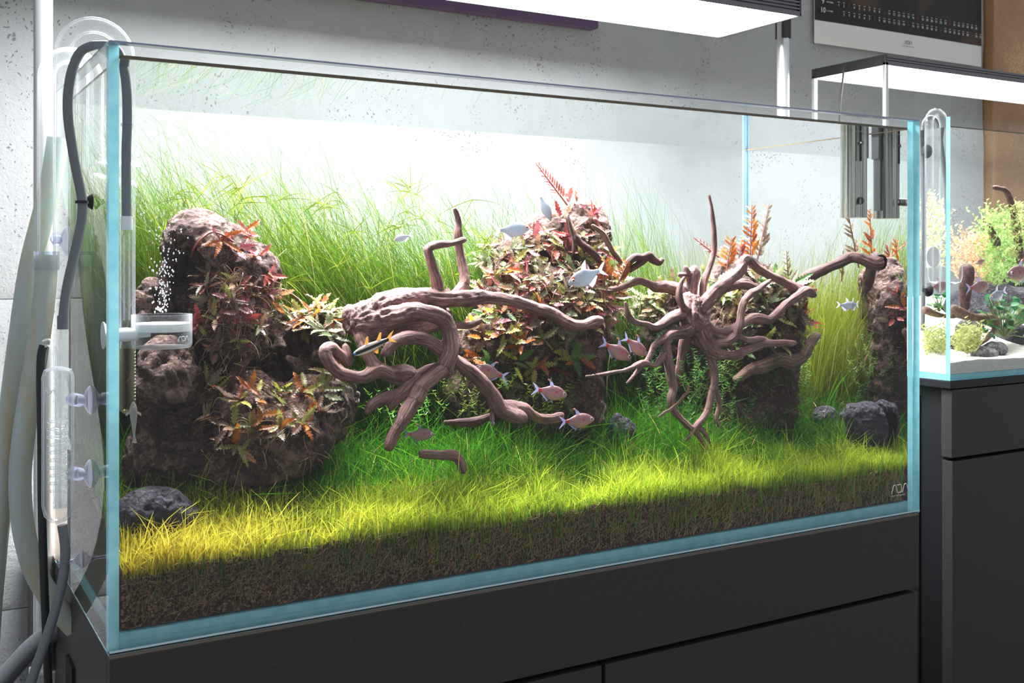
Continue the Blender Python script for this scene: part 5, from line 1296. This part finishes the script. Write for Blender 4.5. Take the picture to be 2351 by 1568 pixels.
def fish(kind, hx, hy, tx, ty, Y, label, group, turn=0., dst=None):
    """head pixel, tail pixel, depth; turn swings the head towards (+) or away from the camera"""
    a, b = PY(hx, hy, Y), PY(tx, ty, Y + turn)
    c = (a + b) / 2; f = a - b; ln = np.linalg.norm(f); f = f / ln; ln *= 1 / 1.06
    up = UP - f * f.dot(UP) if abs(f[2]) < .97 else RIGHT; up = up / np.linalg.norm(up)
    y_ = np.cross(up, f)
    Mx = Matrix(((f[0], y_[0], up[0], c[0]), (f[1], y_[1], up[1], c[1]), (f[2], y_[2], up[2], c[2]), (0, 0, 0, 1))) @ Matrix.Scale(ln, 4)
    e_ = empty('fish', (0, 0, 0), label, 'fish', group); e_.matrix_basis = Mx; e_.empty_display_size = .3
    def ch(nm, me, par):
        o = bpy.data.objects.new(nm, me); COL.objects.link(o); o.parent = par; return o
    sp = SPEC[kind]; ch('body', sp['body'], e_)
    for nm, me in sp['fins']: ch(nm, me, e_)
    for ey, pu in sp['eyes']: ch('pupil', pu, ch('eye', ey, e_))
    return e_
G1, G2 = 'pink tetras in the large tank', 'silver tetras in the large tank'
fish('pink', 1304, 908, 1228, 894, .070, 'pink fish above the pale branch tip, facing the far end glass', G1)
fish('pink', 1367, 962, 1290, 970, .075, 'pink fish skimming the grass just past the pale branch tip', G1)
fish('pink', 1000, 997, 930, 998, .060, 'pink fish low over the grass between the hooked branch and the lying stick', G1)
fish('pink', 1088, 842, 1160, 866, .110, 'pink fish half hidden behind the arching driftwood branch', G1)
fish('pink', 1451, 826, 1384, 788, .120, 'pink fish in the dark hollow, nose down, lower of the pair', G1)
fish('pink', 1488, 818, 1434, 776, .110, 'pink fish in the dark hollow, upper of the pair beside the root', G1)
fish('pink', 1131, 980, 1128, 935, .065, 'pink fish seen head-on under the arching driftwood branch', G1, turn=.035)
fish('silver', 1302, 652, 1384, 620, .120, 'silver fish in front of the dense growth, facing the gas diffuser', G2)
fish('silver', 1219, 524, 1140, 530, .190, 'silver fish at the shoulder of the flat-topped rock', G2)
fish('silver', 1266, 508, 1238, 446, .200, 'silver fish diving nose down at the top of the flat-topped rock', G2)
fish('silver', 902, 552, 944, 540, .180, 'small silver fish among the tall grass beside the upright twigs', G2, turn=-.01)
fish('silver', 1968, 702, 1924, 700, .120, 'silver fish over the yellow grass beside the far end glass', G2, turn=.01)
fish('stripe', 806, 816, 900, 776, .062, 'amber fish with a black side stripe and blue eye before the driftwood', None)
fish('algae', 305, 920, 309, 1016, .045, 'small pale grey fish clinging upright beside the stained pipe foot', None)

# ================================================================== THE SMALL TANK ON THE RIGHT
t2 = empty('aquarium', (X2 + L2 / 2, Y2 + D2 / 2, Z2), 'smaller glass aquarium with white sand at the picture edge', 'aquarium')
T2 = .008
def pane2(name, lo, hi, mats): return obj(name, MB().box(lo, hi, 0, mats).mesh(name, [M['pane'], M['edge']]), t2)
pane2('front_pane', (X2, Y2, Z2), (X2 + L2, Y2 + T2, Z2 + H2), [1, 0, 0, 0, 1, 1])
pane2('back_pane', (X2, Y2 + D2 - T2, Z2), (X2 + L2, Y2 + D2, Z2 + H2), [1, 0, 0, 0, 1, 1])
pane2('side_pane', (X2, Y2 + T2 + .0003, Z2), (X2 + T2, Y2 + D2 - T2 - .0003, Z2 + H2), [1, 0, 1, 1, 0, 0])
obj('bottom_pane', MB().box((X2 + T2, Y2 + T2 + .0003, Z2), (X2 + L2, Y2 + D2 - T2 - .0003, Z2 + .009)).mesh('bottom_pane', M['edge']), t2)
w2 = Z2 + H2 - .016; e2 = .0006
V = [(X2 + T2 + e2, Y2 + T2 + e2, Z2 + .01), (X2 + L2, Y2 + T2 + e2, Z2 + .01), (X2 + L2, Y2 + D2 - T2 - e2, Z2 + .01), (X2 + T2 + e2, Y2 + D2 - T2 - e2, Z2 + .01)]
V += [(p_[0], p_[1], w2) for p_ in V]
wo = tag(obj('water', mesh_np('water', V, [(4, 5, 6, 7), (0, 1, 5, 4), (2, 3, 7, 6), (3, 0, 4, 7)], [M['water_top'], M['water_side']], [0, 1, 1, 1])), 'clear water filling the smaller tank', 'water', kind='stuff')
obj('waterline', MB().box((X2 + T2, Y2 + T2, w2 - .0005), (X2 + L2, Y2 + T2 + .0018, w2 + .0014)).mesh('waterline', M['reflect_line']), wo)
nx, ny = 120, 50
xs = np.linspace(X2 + T2 + .001, X2 + L2 - .001, nx); ys = np.linspace(Y2 + T2 + .001, Y2 + D2 - T2 - .001, ny); gx, gy = np.meshgrid(xs, ys, indexing='ij')
def sand_h(x, y): return Z2 + .030 + .10 * np.clip((y - Y2 - .10) / .3, 0, 1) + .004 * fbm(np.stack([np.ravel(x), np.ravel(y), 0 * np.ravel(x)], 1), 16, 3).reshape(np.shape(x))
gz = sand_h(gx, gy); V = np.stack([gx, gy, gz], -1).reshape(-1, 3); i = (np.arange(nx - 1)[:, None] * ny + np.arange(ny - 1)[None]).reshape(-1)
mb = MB().add(V, [tuple(q) for q in np.stack([i, i + ny, i + ny + 1, i + 1], 1)])
o_ = len(mb.v); fr = [k * ny for k in range(nx)]; lf = list(range(ny))
mb.v += [(V[k][0], V[k][1], Z2 + .0095) for k in fr] + [(V[k][0], V[k][1], Z2 + .0095) for k in lf]
for a in range(nx - 1): mb.f.append((fr[a], o_ + a, o_ + a + 1, fr[a + 1])); mb.m.append(0)
for a in range(ny - 1): mb.f.append((lf[a], lf[a + 1], o_ + nx + a + 1, o_ + nx + a)); mb.m.append(0)
tag(obj('sand', mb.mesh('sand', M['sand'])), 'white sand bed in the smaller tank', 'sand', kind='stuff')
def rock2(label, blobs, mat, **kw):
    B = [];
    for (x, y, Y, rx, ry, rd) in blobs: c = PY(x, y, Y); k = pxm(c); B.append((c, (rx * k, rd, ry * k)))
    lo = np.min([c - max(r) for c, r in B], 0) - .03; hi = np.max([c + max(r) for c, r in B], 0) + .03; fl = Field(lo, hi, .004)
    for c, r in B: fl.ell(c, r)
    V, f = fl.net(); n_ = vnormals(V, f); V = V + n_ * (fbm(V, 22, 4) * .012)[:, None]
    V[:, 0] = np.clip(V[:, 0], X2 + T2 + .002, 9); V[:, 1] = np.clip(V[:, 1], Y2 + T2 + .002, Y2 + D2 - T2 - .002)
    return tag(obj('stone', mesh_np('stone', V, f, [mat], smooth=True)), label, 'rock')
rock2('pale grey slanted stone on the sand of the smaller tank', [(2285, 800, .17, 32, 18, .02), (2262, 815, .16, 28, 14, .02)], M['rock_pale'])
rock2('dark stone behind the moss in the smaller tank', [(2225, 760, .24, 32, 26, .03), (2200, 800, .24, 50, 30, .03), (2330, 790, .26, 60, 45, .04)], M['rock_grey'])
rock2('dark rock slope at the back of the smaller tank', [(2300, 720, .38, 110, 70, .05), (2220, 720, .38, 60, 50, .05), (2350, 650, .40, 60, 60, .05)], M['rock_grey'])
def wood2(label, br, mat, **kw):
    segs = []
    for b in br:
        pts = np.array([list(PY(x, y, Y)) + [r * pxm(PY(x, y, Y))] for (x, y, Y, r) in b]); Q = smooth_path(pts, 5)
        for a, c in zip(Q[:-1], Q[1:]): segs.append((a[:3], c[:3], a[3], c[3]))
    A = np.array([s[0] for s in segs]); Bp = np.array([s[1] for s in segs]); fl = Field(np.minimum(A, Bp).min(0) - .03, np.maximum(A, Bp).max(0) + .03, .003)
    for a, b, ra, rb in segs: fl.cone(a, b, max(ra, .002), max(rb, .002), .004)
    V, f = fl.net(); n_ = vnormals(V, f); V = V + n_ * (fbm(V, 60, 3) * .0022)[:, None]
    V[:, 0] = np.maximum(V[:, 0], X2 + T2 + .002); V[:, 1] = np.clip(V[:, 1], Y2 + T2 + .003, Y2 + D2 - T2 - .003)
    me = mesh_np('driftwood', V, f, [mat], smooth=True); a = me.attributes.new('grain', 'FLOAT_VECTOR', 'POINT'); a.data.foreach_set('vector', (V * 160).astype(np.float32).ravel())
    return tag(obj('driftwood', me), label, 'driftwood')
wood2('pale bent root resting over the stones of the smaller tank', [[(2190, 708, .20, 9), (2215, 722, .20, 10), (2250, 730, .20, 8), (2283, 732, .195, 8), (2286, 752, .19, 6), (2265, 778, .18, 5), (2245, 790, .175, 5)], [(2125, 712, .22, 9), (2150, 722, .22, 6), (2190, 727, .21, 5)]], M['wood_tan'])
wood2('upright cut stump in the smaller tank', [[(2215, 705, .22, 10), (2216, 670, .22, 12), (2219, 640, .22, 14), (2221, 618, .22, 14)]], M['wood_dark'])
wood2('thin dark branch curving up through the stem plants', [[(2342, 600, .30, 9), (2336, 540, .30, 9), (2328, 490, .30, 7), (2318, 455, .30, 6), (2306, 436, .30, 5), (2282, 430, .30, 4)]], M['wood_dark'])
wood2('short dark mossy stub beside the curving branch', [[(2290, 560, .30, 8), (2277, 535, .30, 7), (2270, 515, .30, 4)]], M['wood_dark'])
def tuft(name, label, box, n, Y, col, ln=(.012, .03), w=.0028, leafy_=True):
    r = np.random.default_rng(len(label)); S = []; W = []
    for _ in range(n):
        b = PY(r.uniform(*box[0]), r.uniform(*box[1]), r.uniform(*Y)); d = r.normal(0, 1, 3) * np.array([.6, .6, .3]) + np.array([0, 0, .8]); d /= np.linalg.norm(d); l_ = r.uniform(*ln); u = np.linspace(0, 1, 4)[:, None]
        S.append(b + d * l_ * u); W.append(w * .4)
        if leafy_:
            for j in range(1, 6):
                an = j * 2.2; S.append(b + d * l_ * j / 5 + np.array([math.cos(an), math.sin(an), .6]) * r.uniform(.004, .008) * u); W.append(w)
    S = np.array(S); S[..., 0] = np.maximum(S[..., 0], X2 + T2 + .003); S[..., 1] = np.clip(S[..., 1], Y2 + T2 + .002, Y2 + D2 - T2 - .002)
    cc = np.array(col) * r.uniform(.6, 1.35, (len(S), 1)); v, f, c = ribbons(S, np.array(W), cc)
    return tag(obj(name, mesh_np(name, v, f, [M['blade']], col=c)), label, 'plant', kind='stuff')
tuft('moss', 'pale yellow green moss mound before the root in the smaller tank', ((2195, 2250), (765, 815)), 160, (.15, .19), (.55, .56, .22))
tuft('moss', 'pale green moss mound seen through the side of the smaller tank', ((2125, 2172), (765, 820)), 150, (.20, .26), (.52, .56, .24))
tuft('stem_plants', 'bright leafy green stem plants at the back of the smaller tank', ((2255, 2351), (500, 660)), 420, (.28, .42), (.30, .46, .14), (.02, .05), .0042)
tuft('stem_plants', 'pale stem plants seen through the side of the smaller tank', ((2122, 2165), (470, 620)), 110, (.34, .46), (.48, .52, .26), (.02, .05), .0040)
tuft('red_stems', 'reddish fine stems behind the stump in the smaller tank', ((2195, 2260), (550, 650)), 170, (.30, .42), (.60, .34, .20), (.02, .05), .0032)
tuft('moss', 'moss clinging to the curving branch in the smaller tank', ((2322, 2350), (470, 600)), 90, (.28, .31), (.48, .48, .20), (.008, .018))
# round-leaved green plant
rl = []
for c in ('deep', 'green'):
    V = []; Fc = []; n = 8
    for i in range(n + 1):
        t = i / n; w = .36 * math.sin(math.pi * t) ** .8 + .01; z = -.18 * t * t; V += [(-w, t, z + .12 * w), (0, t, z), (w, t, z + .12 * w)]
    for i in range(n): o = i * 3; Fc += [(o, o + 1, o + 4, o + 3), (o + 1, o + 2, o + 5, o + 4)]
    rl.append(mesh_np('round_leaf', V, Fc, [LEAF[c]], smooth=True))
def round_plant(label, box, n, Y, lp):
    c = PY(sum(box[0]) / 2, box[1][1], sum(Y) / 2); e_ = empty('round_leaved_plant', c, label, 'plant')
    sm = MB()
    for _ in range(n):
        b = Vector(PY(random.uniform(*box[0]), random.uniform(*box[1]), random.uniform(*Y))); s = lp * pxm(b) * random.uniform(.8, 1.2)
        d = Vector((random.uniform(-1, 1), random.uniform(-1, .3), random.uniform(-.3, .7)))
        o = bpy.data.objects.new('leaf', rl[random.random() < .3]); COL.objects.link(o); o.parent = e_; o.matrix_parent_inverse = e_.matrix_basis.inverted(); o.matrix_basis = Matrix.Translation(b) @ orient(d, Vector((0, -.5, 1)), s)
        sm.tube([Vector(c), (Vector(c) + b) / 2 + Vector((0, 0, .004)), b], .0009, 5)
    obj('stems', sm.mesh('stems', M['stem_green']), e_)['kind'] = 'stuff'
round_plant('dense glossy round-leaved green plant in the front of the smaller tank', ((2258, 2351), (680, 775)), 95, (.17, .26), 22)
round_plant('small round-leaved green plant seen through the side of the smaller tank', ((2140, 2172), (678, 715)), 20, (.22, .27), 20)
G3 = 'fish in the smaller tank'
fish('pink', 2310, 630, 2372, 624, .16, 'pink red-finned fish entering at the picture edge in the smaller tank', G3)
fish('pink', 2274, 655, 2222, 663, .17, 'pink fish passing the stump in the smaller tank', G3)
fish('pink', 2180, 655, 2136, 660, .20, 'pink fish behind the side glass of the smaller tank', G3)
fish('silver', 2272, 686, 2308, 668, .155, 'silver fish over the round leaves in the smaller tank', G3)
fish('pink', 2240, 605, 2262, 596, .30, 'faint pink fish before the reddish stems of the smaller tank', G3)
# fittings of the small tank
p2 = arch(X2 - .016, X2 + .022, float(PY(2183, 262, Y2 + .03)[2]), Z2 + .16, Z2 + .15, Y2 + .03, 12)
gp = empty('glass_pipe', (X2, Y2 + .03, Z2 + .16), 'clear glass pipe hooked over the corner of the smaller tank', 'pipe')
obj('tube', MB().pipe(p2, .0075, .0058, 16).mesh('tube', M['glass'], True), gp)
gh = smooth_path([list(PY(x, y, Yq)) for x, y, Yq in ((2118, 760, .24), (2120, 650, .24), (2121, 520, .24), (2119, 400, .24), (2118, 310, .24), (2124, 278, .24), (2140, 270, .245), (2152, 285, .25), (2162, 340, .25), (2170, 420, .25), (2176, 520, .25))], 6)
tag(obj('gas_hose', MB().tube(gh, .0042, 12).mesh('gas_hose_right', M['grey_hose'], True)), 'grey gas hose over the side glass of the smaller tank', 'hose')
wd = PY(2140, 590, .26)
dE = empty('gas_diffuser', wd, 'small glass diffuser with white ceramic disc in the smaller tank', 'diffuser')
obj('disc', MB().lathe([(0, -.004), (.020, -.003), (.020, .003), (0, .004)], wd, 26, 'y').mesh('disc', M['ceramic'], True), dE)
obj('bulb', MB().lathe([(0, -.036), (.010, -.032), (.013, -.022), (.013, .0), (.010, .006), (0, .006)], PY(2146, 608, .255), 22).mesh('bulb', M['glass'], True), dE)
obj('bulb', MB().lathe([(0, -.036), (.010, -.032), (.013, -.022), (.013, .0), (.010, .006), (0, .006)], PY(2193, 608, .20), 22).mesh('bulb', M['glass'], True), dE)
def cup2(px, py, label):
    c = PX(px, py, X2 - .0012); e_ = empty('suction_cup', c, label, 'suction cup')
    obj('disc', MB().lathe([(.012, 0), (.011, -.0014), (.005, -.006), (.004, -.010), (0, -.010)], c, 20, 'x').mesh('disc', M['black_rubber'], True), e_)
cup2(2128, 348, 'dark upper suction cup on the side glass of the smaller tank')
cup2(2130, 666, 'dark lower suction cup on the side glass of the smaller tank')
